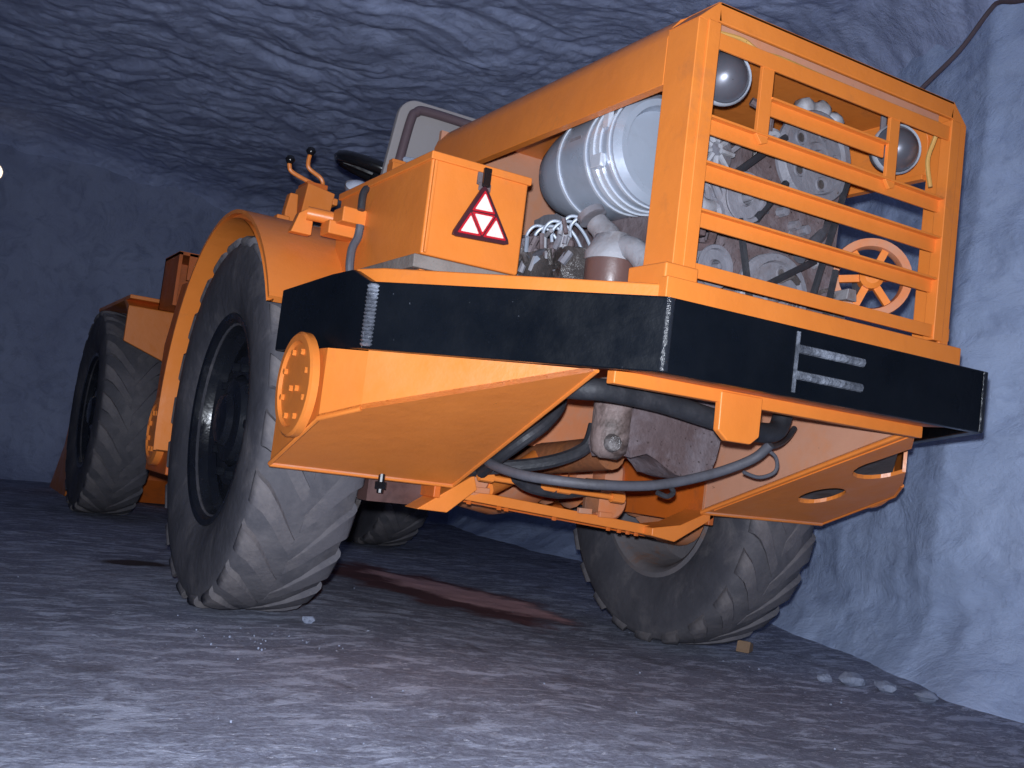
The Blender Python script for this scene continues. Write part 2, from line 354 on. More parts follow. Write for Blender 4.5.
# wheels --------------------------------------------------------------
TR = 0.676
half = [(-0.135, 0.345), (-0.150, 0.372), (-0.172, 0.415), (-0.188, 0.480), (-0.191, 0.535), (-0.186, 0.585), (-0.178, 0.620), (-0.163, 0.647), (-0.08, 0.664), (0, 0.6685)]
prof = half+[(-u, r) for u, r in half[-2::-1]]
prof_in = [(0.12, 0.355), (0, 0.37), (-0.12, 0.355)]
def lug_mesh(sgn):
    m = MB(); rows = []
    st = [(0.004, 0.0, 0.6710, 0.655), (0.045, -4.5, 0.6725, 0.654), (0.09, -10, 0.6745, 0.650), (0.135, -14.5, 0.673, 0.644), (0.166, -16.4, 0.667, 0.640), (0.178, -17.2, 0.656, 0.632), (0.180, -17.6, 0.644, 0.624)]
    for i, (u, th, rt, rb) in enumerate(st):
        w = 3.4+2.7*i/len(st)
        row = []
        for (a, r) in ((-w, rb), (-w*0.80, rt), (w*0.80, rt), (w, rb)):
            q = math.radians(th+a); uu = u if r == rt else max(u-0.012, 0.0)
            row.append(m.bm.verts.new((sgn*uu, r*math.cos(q), r*math.sin(q))))
        rows.append(row)
    for p, q in zip(rows, rows[1:]):
        for k in range(3): m.bm.faces.new((p[k], p[k+1], q[k+1], q[k]))
    m.bm.faces.new(rows[0]); m.bm.faces.new(rows[-1][::-1])
    return m
LUGS = []
NUT = None
def wheel(cx_, cy_, cz_, out, phase=0.0, yaw=0.0):
    global NUT
    w = MB().lathe(prof+prof_in, seg=64, closed=True)
    w = w.build('wheel', 'rubber_dark', LD, smooth=1.0, loc=(cx_, cy_, cz_)); w.rotation_euler = (phase, 0, yaw)
    n = 22
    for side in (0, 1):
        for k in range(n):
            a = 2*PI*(k+0.5*side)/n
            if len(LUGS) <= side:
                o = lug_mesh((-1, 1)[side]).build('tread_lug', 'rubber', w, smooth=0.9); LUGS.append(o); o.rotation_euler = (a, 0, 0)
            else: copy_of(LUGS[side], w, rot=(a, 0, 0))
    s = out
    rp = [(s*0.150, 0.395), (s*0.162, 0.385), (s*0.158, 0.365), (s*0.135, 0.350), (s*0.095, 0.340), (s*0.070, 0.315), (s*0.080, 0.255), (s*0.092, 0.235), (s*0.092, 0.17), (s*0.080, 0.165)]
    r = MB().lathe(rp+[(s*0.05, 0.165), (s*0.05, 0.30), (-s*0.03, 0.325), (-s*0.13, 0.338), (-s*0.150, 0.352), (-s*0.162, 0.368), (-s*0.158, 0.39), (-s*0.148, 0.39), (-s*0.13, 0.352), (0, 0.349), (s*0.12, 0.36)], seg=48, closed=True)
    r.build('rim', 'rim_black' if out < 0 else 'rim_grey', w, smooth=0.5)
    MB().lathe([(s*0.06, 0.0), (s*0.085, 0.168), (s*0.118, 0.150), (s*0.128, 0.100), (s*0.150, 0.085), (s*0.158, 0.05), (s*0.160, 0)], seg=32).build('hub', 'rim_black', w, smooth=0.5)
    MB().lathe([(-s*0.02, 0), (-s*0.02, 0.24), (-s*0.10, 0.23), (-s*0.185, 0.17), (-s*0.19, 0)], seg=28).build('brake_drum', 'orange_dusty', w, smooth=0.5)
    for k in range(10):
        a = 2*PI*k/10; lc = (s*0.094, 0.203*math.cos(a), 0.203*math.sin(a))
        if NUT is None:
            NUT = MB().lathe([(-0.022, 0), (-0.022, 0.016), (0.022, 0.016), (0.022, 0.008), (0.034, 0.008), (0.034, 0)], seg=6).build('wheel_nut', 'rim_black', w, smooth=0, loc=lc)
        else: copy_of(NUT, w, lc)
    return w
wheel(-0.9865, 1.845, 0.677, -1, 0.05)
wheel(1.0, 1.79, 0.607, 1, 0.12)

# bumper --------------------------------------------------------------
bp = MB().box(-KX, KX, 0.0, 0.035, KB, KT).build('bumper', 'black_paint', LD, bevel=0.006)
for s in (-1, 1):
    p0 = mir(s, (KX, 0.0)); p1 = mir(s, Lp); p2 = mir(s, Mp)
    MB().plate(p0, p1, KB, KT, 0.035, side=s).build('bumper_corner', 'black_paint', bp, bevel=0.005)
    dx, dy = (p2[0]-p1[0]), (p2[1]-p1[1])
    pl = MB(); q = [(p1[0], p1[1], KB), (p2[0], p2[1], KB), (p2[0], p2[1], KT), (p1[0]+dx*0.42, p1[1]+dy*0.42, KT+0.032), (p1[0]+dx*0.2, p1[1]+dy*0.2, KT+0.038), (p1[0], p1[1], KT)]
    pl.poly_prism(q, (-s*0.03, 0.006, 0)).build('bumper_side', 'black_paint', bp, bevel=0.004)
    wb = MB(); n = 16
    for i in range(n):
        z = KB+0.008+(KT-KB-0.016)*(i+0.5)/n
        wb.lathe([(-0.006, 0), (-0.006, 0.016), (0, 0.021), (0.006, 0.016), (0.006, 0)], (s*1.090, 0.634, z), 'z', 10)
    wb.build('weld_bead', 'weld', bp, smooth=1.2)
    wb = MB().tube([(s*(KX-0.010), 0.010, KB+0.003), (s*(KX-0.010), 0.010, (KB+KT)/2), (s*(KX-0.010), 0.010, KT-0.003)], 0.0145, 16)
    wb.build('corner_weld', 'black_gloss', bp, smooth=1)
for z in (1.018, 0.950):
    MB().tube([(-0.165, 0.003, z), (0.075, 0.003, z)], 0.013, 8, smooth=False).build('step_bar', 'weld', bp)
MB().box(-0.178, -0.168, -0.004, 0.004, KB+0.012, KT-0.012).shake(0.002, 40).build('weld_bead', 'weld', bp)

# hull: sloping counterweight boxes left and right -----------------------
def zu(y): return 0.545+0.402*(1.12-y)
T_, I_, O_ = (0.615, 0.245), (0.535, 1.12), (1.160, 1.105)
Lc = (1.075, 0.655); Qc = (1.155, 0.75)
for s in (-1, 1):
    hole = []
    if s == 1: # lightening holes in the plate on this side
        hole = [[(0.852+0.085*math.cos(2*PI*k/24), 0.83+0.085*math.sin(2*PI*k/24)) for k in range(24)]]
    def on_edge(f): return (T_[0]+(Lc[0]-T_[0])*f, T_[1]+(Lc[1]-T_[1])*f)
    outline = [I_, O_, Qc, Lc]
    if s == 1:
        outline.append(on_edge(0.72))
        for k in range(1, 12):
            a = math.radians(15+k*(205/12)); outline.append((0.835+0.112*math.cos(a), 0.535+0.105*math.sin(a)))
        outline.append(on_edge(0.30))
    outline.append(T_)
    m = MB(); TH = 0.014
    loops = [outline]+hole; edges = []
    for lp in loops:
        vv = [m.bm.verts.new((s*x, y, zu(y))) for x, y in lp]
        edges += [m.bm.edges.new((vv[i], vv[(i+1) % len(vv)])) for i in range(len(vv))]
    bmesh.ops.triangle_fill(m.bm, use_beauty=True, edges=edges)
    fs = m.bm.faces[:]
    ext = bmesh.ops.extrude_face_region(m.bm, geom=fs)
    bmesh.ops.translate(m.bm, vec=(0, 0, TH), verts=[g for g in ext['geom'] if isinstance(g, bmesh.types.BMVert)])
    un = m.build('underside_plate', 'orange', LD, smooth=0)
    # upright faces
    def upright(p, q, name, mt, inset=0.0, top=KB+0.02, par=None):
        P, Q = mir(s, p), mir(s, q)
        mm = MB(); nrm = Vector((-(Q[1]-P[1]), Q[0]-P[0], 0)).normalized()*0.012*(s)
        return mm.poly_prism([(P[0], P[1], zu(P[1])), (Q[0], Q[1], zu(Q[1])), (Q[0], Q[1], max(top, zu(Q[1])+0.003)), (P[0], P[1], max(top, zu(P[1])+0.003))], nrm).build(name, mt, par or LD)
    if s == -1: upright(T_, Lc, 'chamfer_plate', 'orange', top=KB+0.003)
    else:
        upright(T_, on_edge(0.30), 'chamfer_plate', 'orange'); upright(on_edge(0.72), Lc, 'chamfer_plate', 'orange')
    upright(Lc, Qc, 'side_plate', 'orange', top=KB-0.002)
    sp = upright(Qc, O_, 'side_plate', 'orange', top=KB-0.002)
    upright(O_, I_, 'inner_bulkhead', 'orange_dusty', top=1.07)
    upright(I_, T_, 'inner_plate', 'pink_dust' if s == 1 else 'orange_dusty', top=1.07)
    # raised lip along the plate edges
    rim = [(s*I_[0], I_[1], zu(I_[1])+0.002), (s*O_[0], O_[1], zu(O_[1])+0.002)]
    MB().tube(rim, 0.010, 8, smooth=False).build('edge_weld', 'orange', un)
    MB().tube([(s*O_[0], O_[1], zu(O_[1])+0.002), (s*Qc[0], Qc[1], zu(Qc[1])+0.002), (s*Lc[0], Lc[1], zu(Lc[1])+0.002)], 0.007, 8, smooth=False).build('edge_weld', 'orange', un)
    MB().tube([(s*I_[0], I_[1], zu(I_[1])+0.002), (s*T_[0], T_[1], zu(T_[1])+0.002)], 0.008, 8, smooth=False).build('edge_weld', 'orange', un)
    if s == 1:
        MB().poly_prism([(0.56, 1.08, zu(1.08)-0.004), (0.60, 1.08, zu(1.08)-0.004), (0.69, 0.32, zu(0.32)-0.004), (0.645, 0.275, zu(0.275)-0.004)], (0, 0, 0.006)).build('weld_strip', 'orange', un)
        MB().poly_prism([(0.56, 1.09, zu(1.09)+0.09), (1.13, 1.09, zu(1.09)+0.09), (1.13, 0.75, zu(0.75)+0.09), (0.63, 0.30, zu(0.30)+0.04)], (0, 0, 0.01)).build('ballast_tray', 'cast_grey', un)
    # bolted pivot flange on the side plate
    dc = (s*1.165, 0.905, 0.787)
    fd = MB().lathe([(0, 0), (0, 0.150), (s*0.020, 0.150), (s*0.026, 0.143), (s*0.026, 0.124), (s*0.016, 0.118), (s*0.016, 0)], dc, 'x', 40).build('pivot_flange', 'orange', LD, smooth=0.5)
    bolt = None
    for k in range(8):
        a = 2*PI*(k+0.5)/8; lc = (dc[0]+s*0.016, dc[1]+0.098*math.cos(a), dc[2]+0.098*math.sin(a))
        if bolt is None: bolt = MB().lathe([(0, 0), (0, 0.009), (s*0.010, 0.009), (s*0.011, 0)], seg=6).build('bolt', 'orange', fd, smooth=0, loc=lc)
        else: copy_of(bolt, fd, lc)
    for k in range(2): copy_of(bolt, fd, (dc[0]+s*0.016, dc[1]-0.025+0.05*k, dc[2]-0.012))
# drain bolt under the left plate
MB().cyl((-0.80, 1.095, 0.500), (-0.80, 1.095, 0.560), 0.011, 10).build('drain_bolt', 'knob', LD)
MB().lathe([(0, 0), (0, 0.020), (0.022, 0.020), (0.022, 0)], (-0.80, 1.095, 0.512), 'z', 6).build('nut', 'knob', LD, smooth=0)

# deck, rear cross rail --------------------------------------------------
dk = [(-0.55, 0.085), (-1.06, 0.665), (-1.10, 0.76), (-1.04, 1.05), (-0.80, 1.08), (-0.56, 1.62), (0.56, 1.62), (0.80, 1.08), (1.04, 1.05), (1.10, 0.76), (1.06, 0.665), (0.55, 0.085)]
MB().poly_prism([(x, y, 1.070) for x, y in dk], (0, 0, 0.052)).build('deck_plate', 'orange', LD, bevel=0.006)
MB().box(-0.59, 0.59, 0.20, 0.235, 0.868, 0.905).build('cross_rail', 'orange', LD, bevel=0.004)
MB().poly_prism([(-0.237, 0.195, 0.90), (-0.085, 0.195, 0.90), (-0.085, 0.195, 0.79), (-0.115, 0.195, 0.767), (-0.20, 0.195, 0.767), (-0.235, 0.195, 0.793)], (0, 0.025, 0)).build('tow_tab', 'orange', LD, bevel=0.005)
MB().box(-0.60, 0.60, 0.03, 0.22, 0.905, 0.915).build('rear_floor_plate', 'orange_dusty', LD)

# engine cover frame -----------------------------------------------------
GX, GY = 0.530, 0.0916
for s in (-1, 1):
    p = MB().poly_prism([(s*GX, GY, 1.12), (s*0.49, GY, 1.12), (s*0.49, GY+0.012, 1.12), (s*(GX-0.014), GY+0.012, 1.12), (s*(GX-0.014), 0.215, 1.12), (s*GX, 0.215, 1.12)], (0, 0, 0.699))
    post = p.build('grille_post', 'orange', LD, bevel=0.003)
    MB().box(s*0.499, s*0.458, GY-0.004, GY+0.035, 1.15, 1.822).build('inner_post', 'orange', post, bevel=0.003)
    MB().poly_prism([(s*GX, GY, 1.819), (s*(GX-0.065), GY, 1.879), (s*(GX-0.075), GY, 1.828), (s*0.496, GY, 1.815)], (0, 0.012, 0)).build('corner_plate', 'orange', post, bevel=0.002)
    if s < 0: MB().box(s*0.560, s*0.455, 0.078, 0.235, 1.085, 1.178).shake(0.004, 9).build('post_foot', 'orange', post, bevel=0.006)
    # cover side beam, folded sheet with a rounded shoulder
    sec = [(GX, 1.672), (GX, 1.800), (GX-0.012, 1.832), (GX-0.036, 1.862), (GX-0.066, 1.879), (GX-0.066, 1.864), (GX-0.046, 1.848), (GX-0.026, 1.822), (GX-0.016, 1.798), (GX-0.016, 1.688), (GX-0.03, 1.688), (GX-0.03, 1.672)]
    MB().poly_prism([(s*x, 0.216, z) for x, z in sec], (0, 1.412, 0)).build('cover_beam', 'orange', LD, bevel=0.002)
    MB().poly_prism([(s*GX, 0.1037, 1.819), (s*(GX-0.065), 0.1037, 1.879), (s*(GX-0.075), 0.1037, 1.866), (s*(GX-0.016), 0.1037, 1.812)], (0, 0.112, 0)).build('cover_shoulder', 'orange', LD)
    # far upright of the engine bay
    MB().box(s*GX, s*0.47, 1.54, 1.62, 1.12, 1.70).build('bay_post', 'orange_dusty', LD, bevel=0.003)
gt = MB().box(-0.466, 0.466, GY, GY+0.012, 1.826, 1.879).box(-0.466, 0.466, GY, 0.17, 1.868, 1.879).build('grille_top_rail', 'orange', LD, bevel=0.003)
MB().box(-0.56, 0.56, 0.066, 0.10, 1.074, 1.140).build('grille_base_rail', 'orange', LD, bevel=0.004)
MB().box(-0.466, 0.466, 0.098, 1.62, 1.866, 1.880).build('cover_top', 'orange', LD)
MB().box(-0.46, 0.46, 0.14, 0.165, 1.80, 1.866).build('channel_back', 'pink_dust', LD)
MB().box(-0.52, 0.52, 1.60, 1.62, 1.12, 1.866).build('firewall', 'pink_dust', LD)
def bar(x0, x1, z0, z1, lip=True):
    m = MB()
    if lip:
        m.poly_prism([(x0, GY, z1), (x0, GY, z1-0.006), (x0, 0.112, z1-0.006), (x0, 0.112, z0+0.003), (x0, 0.120, z0+0.003), (x0, 0.120, z1)], (x1-x0, 0, 0))
    else: m.box(x0, x1, GY+0.002, GY+0.010, z0, z1)
    m.build('grille_bar', 'orange', LD, bevel=0.0015)
bar(-0.46, 0.46, 1.758, 1.800, False)
bar(-0.258, 0.205, 1.640, 1.686)
bar(-0.46, 0.46, 1.536, 1.582)
bar(-0.46, 0.46, 1.413, 1.462)
bar(-0.46, 0.46, 1.291, 1.337)
bar(-0.475, 0.535, 1.157, 1.195, False)
for x0, x1 in ((-0.298, -0.256), (0.203, 0.243)):
    MB().poly_prism([(x0, GY+0.004, 1.575), (x0, GY+0.004, 1.762), (x1, GY+0.004, 1.762), (x1, GY+0.004, 1.560), ((x0+x1)/2, GY+0.004, 1.552)], (0, 0.012, 0)).build('grille_stub', 'orange', LD, bevel=0.0015)
MB().tube([(-0.44, 0.118, 1.812), (-0.36, 0.116, 1.818), (-0.30, 0.114, 1.803), (-0.22, 0.116, 1.810), (-0.05, 0.118, 1.808), (0.2, 0.118, 1.807), (0.44, 0.118, 1.808)], 0.006, 8).build('wire', 'wire_yellow', LD)
MB().tube([(0.44, 0.118, 1.80), (0.447, 0.14, 1.76), (0.44, 0.15, 1.70), (0.45, 0.14, 1.62)], 0.007, 8).build('wire', 'wire_yellow', LD)

# work lights behind the grille
LAX = (0.38, 0.9, 0.10)
def light(c, r=0.074):
    h = MB().lathe([(0.10, 0), (0.09, r*0.55), (0.05, r*0.9), (0.012, r*1.0), (0, r*1.03)], c, LAX, 32).build('work_light', 'cast_grey', LD, smooth=1)
    MB().lathe([(-0.06, 0), (-0.057, r*0.22), (-0.048, r*0.47), (-0.033, r*0.72), (-0.012, r*0.91), (0.006, r*0.97)], c, LAX, 36).build('lens', 'lens_grey', h, smooth=1.5)
    MB().lathe([(-0.004, r*0.96), (-0.012, r*1.0), (-0.002, r*1.06), (0.012, r*1.04)], c, LAX, 36).build('rim', 'silver_band', h, smooth=1)
    MB().cyl((c[0], c[1]+0.06, c[2]+0.04), (c[0], c[1]+0.06, 1.868), 0.01, 8).build('bracket', 'cast_grey', h)
light((-0.328, 0.215, 1.752)); light((0.374, 0.215, 1.735))

# engine ----------------------------------------------------------------
en = MB().box(-0.26, 0.34, 0.42, 1.45, 1.122, 1.47)
bmesh.ops.subdivide_edges(en.bm, edges=en.bm.edges[:], cuts=9, use_grid_fill=True)
en.shake(0.02, 9).build('engine_block', 'rust', LD)
for i in range(4):
    m = MB().box(-0.20, 0.26, 0.47+i*0.24, 0.66+i*0.24, 1.45, 1.56); bmesh.ops.subdivide_edges(m.bm, edges=m.bm.edges[:], cuts=4, use_grid_fill=True)
    m.shake(0.012, 14, i).build('cylinder_head', 'cast_grey', LD)
m = MB().box(-0.16, 0.25, 0.30, 0.46, 1.14, 1.66); bmesh.ops.subdivide_edges(m.bm, edges=m.bm.edges[:], cuts=6, use_grid_fill=True)
m.shake(0.02, 12, 4).build('timing_cover', 'rust', LD)
# air cleaner drum
ac = MB().lathe([(0.50, 0), (0.50, 0.12), (0.47, 0.13), (0.47, 0.150), (0.49, 0.168), (0.785, 0.168), (0.81, 0.164), (0.89, 0.150), (0.965, 0.126), (1.015, 0.095), (1.032, 0.06), (1.035, 0)], (-0.315, 0, 1.605), 'y', 48).build('air_cleaner', 'silver', LD, smooth=0.7)
def band(y0, y1, r): return MB().lathe([(y0, 0.160), (y0, r+0.005), (y1, r+0.005), (y1, 0.160)], (-0.315, 0, 1.605), 'y', 48).build('clamp_band', 'silver_band', ac, smooth=0.5)
band(0.505, 0.515, 0.168); band(0.55, 0.60, 0.169); band(0.575, 0.585, 0.174); band(0.625, 0.634, 0.168); band(0.775, 0.786, 0.167)
MB().box(-0.492, -0.470, 0.53, 0.58, 1.525, 1.565).build('clamp_latch', 'silver_band', ac, bevel=0.003)
MB().box(-0.487, -0.470, 0.52, 0.545, 1.64, 1.69).build('label_plate', 'silver_band', ac)
MB().box(-0.479, -0.465, 0.67, 0.73, 1.62, 1.65).build('label_plate', 'cast_grey', ac)
# fuel filter: casting on a brown bowl
ff = MB().lathe([(0, 0), (0, 0.068), (0.015, 0.075), (0.125, 0.078), (0.125, 0)], (-0.43, 0.50, 1.122), 'z', 32).build('fuel_filter', 'brown_can', LD, smooth=0.6)
m = MB().lathe([(0.125, 0), (0.125, 0.082), (0.145, 0.084), (0.165, 0.070), (0.20, 0.055), (0.215, 0)], (-0.43, 0.50, 1.122), 'z', 28).shake(0.006, 15); m.build('filter_head', 'pale_metal', ff, smooth=1)
MB().tube([(-0.43, 0.50, 1.28), (-0.437, 0.535, 1.33), (-0.45, 0.572, 1.368)], [0.050, 0.050, 0.050, 0.048, 0.044, 0.041, 0.040, 0.038, 0.036, 0.034, 0.034, 0.034, 0.034], 16).build('filter_neck', 'pale_metal', ff, smooth=1)
MB().lathe([(-0.012, 0), (-0.010, 0.043), (0.010, 0.043), (0.012, 0)], (-0.460, 0.590, 1.392), (-0.3, 0.5, 0.8), 24).build('filter_cap', 'cast_grey', ff)
MB().tube([(-0.43, 0.47, 1.29), (-0.425, 0.40, 1.27), (-0.42, 0.34, 1.22)], 0.035, 12).build('filter_outlet', 'pale_metal', ff, smooth=1)
MB().lathe([(-0.015, 0.05), (-0.015, 0.085), (0.015, 0.085), (0.015, 0.05)], (-0.40, 0.33, 1.33), (0.8, -0.5, 0.1), 28, closed=True).build('hose_clamp', 'rust', LD)
# injection pump with its bent pipes
ip = MB().box(-0.50, -0.36, 0.63, 1.02, 1.15, 1.30); bmesh.ops.subdivide_edges(ip.bm, edges=ip.bm.edges[:], cuts=7, use_grid_fill=True)
ip = ip.shake(0.028, 16, 2).build('injection_pump', 'oily', LD)
for i in range(6):
    y = 0.70+i*0.052
    MB().lathe([(0, 0), (0, 0.014), (0.03, 0.014), (0.035, 0.009), (0.05, 0)], (-0.455, y, 1.30), 'z', 8).build('delivery_valve', 'rust', ip)
    MB().tube([(-0.455, y, 1.335), (-0.46, y, 1.375+0.010*(i % 2)), (-0.44, y-0.015, 1.405+0.012*(i % 2)), (-0.40, y-0.03, 1.41), (-0.36, y-0.04, 1.375), (-0.32, y-0.04, 1.32)], 0.0055, 8).build('injector_pipe', 'silver', ip)
MB().tube([(-0.53, 1.02, 1.29), (-0.515, 0.95, 1.275), (-0.51, 0.85, 1.285), (-0.50, 0.77, 1.30)], 0.010, 8).build('fuel_pipe', 'hose_grey', ip)
MB().tube([(-0.515, 1.03, 1.28), (-0.52, 1.0, 1.20), (-0.51, 0.94, 1.13)], 0.014, 8).build('fuel_pipe', 'hose_grey', ip)
MB().tube([(-0.52, 0.99, 1.16), (-0.50, 0.90, 1.22), (-0.46, 0.86, 1.24)], 0.009, 8).build('fuel_pipe', 'silver', ip)
for i in range(5):
    MB().lathe([(-0.02, 0), (-0.02, 0.017), (0.02, 0.017), (0.02, 0)], (-0.515, 0.66+i*0.075, 1.16+0.02*(i % 2)), (1, random.uniform(-.3, .3), random.uniform(-.4, .4)), 6).build('pump_bolt', 'pale_metal', ip, smooth=0)
rr_ = random.Random(5)
for i in range(46):
    p0 = Vector((-0.475-rr_.random()*0.05, rr_.uniform(0.62, 1.02), rr_.uniform(1.14, 1.37))); d_ = Vector((rr_.uniform(-.2, .2), rr_.uniform(-1, 1), rr_.uniform(-1, 1))).normalized()*rr_.uniform(0.02, 0.06)
    MB().tube([p0, p0+d_], rr_.uniform(0.006, 0.014), 7, smooth=False).build('pump_fitting', rr_.choice(('silver', 'cast_grey', 'rust', 'oily', 'pale_metal')), ip)
m = MB().lathe([(0, 0), (0, 0.12), (0.03, 0.125), (0.06, 0.11), (0.06, 0)], (-0.34, 1.06, 1.30), 'y', 24).shake(0.01, 15); m.build('pump_flange', 'rust', ip, smooth=1)

# pulleys, belts and hoses behind the grille
def pulley(c, r, name='pulley', mat='cast_grey', holes=0, axis=(0, 1, 0), par=LD):
    A = Vector(axis).normalized()
    o = MB().lathe([(-0.014, 0.02), (-0.018, r*0.3), (-0.008, r*0.34), (-0.006, r*0.78), (-0.018, r*0.82), (-0.018, r*0.97), (-0.014, r), (-0.002, r*0.9), (0.010, r), (0.02, r), (0.02, 0.02)], c, A, 40, closed=True).build(name, mat, par, smooth=0.5)
    MB().lathe([(-0.034, 0), (-0.032, r*0.13), (-0.012, r*0.16), (0, r*0.16)], c, A, 12).build('hub_bolt', mat, o)
    B = Vector((0, 0, 1)); B = (B-A*B.dot(A)).normalized(); Cc = A.cross(B)
    for k in range(holes):
        a = 2*PI*k/holes+0.25; q = Vector(c)+(B*math.cos(a)+Cc*math.sin(a))*r*0.58
        MB().lathe([(-0.0105, 0.10*r), (-0.0125, 0.15*r), (-0.0075, 0.165*r), (-0.007, 0.10*r)], q, A, 14, closed=True).build('hole_rim', mat, o)
        MB().lathe([(-0.0078, 0), (-0.0078, 0.12*r)], q, A, 14).build('hole', 'oily', o)
    return o
pulley((0.075, 0.255, 1.637), 0.138, 'fan_pulley', 'cast_grey', 5)
pulley((-0.185, 0.25, 1.452), 0.074, 'idler_pulley', 'cast_grey')
pulley((-0.270, 0.25, 1.238), 0.062, 'idler_pulley', 'cast_grey')
pulley((-0.02, 0.27, 1.205), 0.125, 'crank_pulley', 'cast_grey', 4)
m = MB().tube([(-0.02, 0.30, 1.735), (0.03, 0.28, 1.782), (0.10, 0.27, 1.79), (0.16, 0.275, 1.765), (0.21, 0.29, 1.70)], [0.02, 0.03, 0.034, 0.03, 0.02]*6, 12).shake(0.012, 22)
m.build('thermostat_housing', 'pale_metal', LD, smooth=1)
for x, y, z, r in ((-0.30, 0.30, 1.565, 0.075),):
    al = MB().lathe([(-0.04, 0), (-0.04, r*0.6), (-0.03, r), (0.10, r), (0.10, 0)], (x, y, z), 'y', 24).build('alternator', 'cast_grey', LD, smooth=0.5)
    for k in range(9):
        a = 2*PI*k/9
        MB().tube([(x+0.9*r*math.cos(a), y-0.045, z+0.9*r*math.sin(a)), (x+0.25*r*math.cos(a), y-0.05, z+0.25*r*math.sin(a))], 0.008, 6, smooth=False).build('cooling_fin', 'pale_metal', al)
MB().tube([(-0.43, 0.33, 1.47), (-0.38, 0.26, 1.435), (-0.33, 0.25, 1.40), (-0.29, 0.26, 1.405)], 0.022, 12).build('coolant_elbow', 'pale_metal', LD)
for i in range(4):
    MB().tube([(-0.36+0.03*i, 0.28, 1.53), (-0.31+0.032*i, 0.265, 1.47), (-0.27+0.034*i, 0.27, 1.42)], 0.012, 8).build('injector_line', 'cast_grey', LD)
for a, b in (((0.205, 1.60), (0.103, 1.215)), ((-0.06, 1.66), (-0.245, 1.50)), ((-0.20, 1.39), (-0.13, 1.16)), ((-0.04, 1.53), (-0.14, 1.40)), ((0.10, 1.33), (-0.10, 1.21)), ((0.19, 1.32), (0.155, 1.12))):
    MB().tube([(a[0], 0.238, a[1]), (b[0], 0.238, b[1])], 0.011, 6, smooth=False).build('fan_belt', 'hose', LD)
m = MB().box(-0.10, 0.15, 0.262, 0.30, 1.36, 1.49); bmesh.ops.subdivide_edges(m.bm, edges=m.bm.edges[:], cuts=4, use_grid_fill=True)
m.shake(0.012, 20, 9).build('bracket_casting', 'rust', LD)
for x, z in ((0.02, 1.42), (0.06, 1.415), (-0.03, 1.45)):
    MB().lathe([(-0.02, 0), (-0.018, 0.014), (0.01, 0.016)], (x, 0.255, z), 'y', 8).build('stud', 'cast_grey', LD)
MB().tube([(0.30, 0.42, 1.56), (0.25, 0.36, 1.50), (0.20, 0.30, 1.47), (0.12, 0.26, 1.40), (0.05, 0.25, 1.33)], 0.019, 10).build('coolant_hose', 'hose_grey', LD)
re = random.Random(11)
for i in range(44):                                   # brackets, unions and pipe stubs crowding the front of the engine
    x, z = re.uniform(-0.42, 0.30), re.uniform(1.15, 1.70)
    if z > 1.58 and x < -0.15: continue
    p0 = Vector((x, re.uniform(0.255, 0.30), z)); a = re.uniform(0, PI); L_ = re.uniform(0.03, 0.11)
    mt = re.choice(('cast_grey', 'rust', 'pale_metal', 'oily', 'hose_grey', 'rust', 'cast_grey'))
    if i % 3: MB().tube([p0, p0+Vector((math.cos(a), -0.15, math.sin(a)))*L_*0.5, p0+Vector((math.cos(a+0.5), 0.1, math.sin(a+0.5)))*L_], re.uniform(0.006, 0.016), 7, n=3).build('pipe_stub', mt, LD)
    else:
        m = MB().box(x-L_*0.4, x+L_*0.4, 0.262, 0.33, z-L_*0.3, z+L_*0.3); m.shake(0.012, 25, i).build('engine_bracket', mt, LD, bevel=0.003)
# orange spoked hand pulley
oc = Vector((0.372, 0.27, 1.335)); oa = Vector((0.60, 0.80, 0.0)).normalized()
op = MB().lathe([(-0.022, 0.098), (-0.022, 0.122), (-0.010, 0.124), (0.0, 0.112), (0.010, 0.124), (0.022, 0.122), (0.022, 0.096), (0, 0.092)], oc, oa, 40, closed=True).build('spoked_pulley', 'orange_dusty', LD, smooth=0.5)
MB().lathe([(-0.04, 0), (-0.04, 0.022), (-0.028, 0.036), (0.02, 0.036), (0.02, 0)], oc, oa, 20).build('hub', 'orange', op)
ub = Vector((0, 0, 1)); vb = oa.cross(ub)
for k in range(6):
    a = 2*PI*k/6+0.4; d_ = ub*math.cos(a)+vb*math.sin(a); e_ = oa.cross(d_)*0.011
    i0, i1 = oc+d_*0.03, oc+d_*0.10
    MB().poly_prism([i0-e_-oa*0.012, i0+e_-oa*0.012, i1+e_-oa*0.012, i1-e_-oa*0.012], oa*0.018).build('spoke', 'orange', op)
MB().cyl(oc+oa*0.02, oc+oa*0.12, 0.03, 14).build('shaft', 'cast_grey', op)

# belly: oil pan, hoses, cross beam, axle --------------------------------
pan = [(-0.235, 0.93), (-0.24, 0.74), (-0.225, 0.70), (-0.17, 0.725), (-0.10, 0.71), (-0.04, 0.662), (0.03, 0.655), (0.095, 0.672), (0.12, 0.72), (0.135, 0.93)]
m = MB().poly_prism([(x, 0.59, z) for x, z in pan], (0, 0.20, 0)); bmesh.ops.triangulate(m.bm, faces=m.bm.faces[:]); bmesh.ops.subdivide_edges(m.bm, edges=m.bm.edges[:], cuts=3, use_grid_fill=False)
m.shake(0.012, 14, 3).build('oil_pan', 'rust', LD, bevel=0, smooth=1.0)
m = MB().lathe([(0, 0), (0, 0.03), (0.02, 0.052), (0.05, 0.058), (0.23, 0.062), (0.24, 0.05)], (-0.268, 0.64, 0.690), 'z', 24).shake(0.006, 20); m.build('filter_can', 'rust_pale', LD, smooth=1)
MB().lathe([(-0.004, 0), (-0.004, 0.022), (0.012, 0.03)], (-0.290, 0.585, 0.735), (0.2, 1, 0.1), 14).build('drain_plug', 'oily', LD)
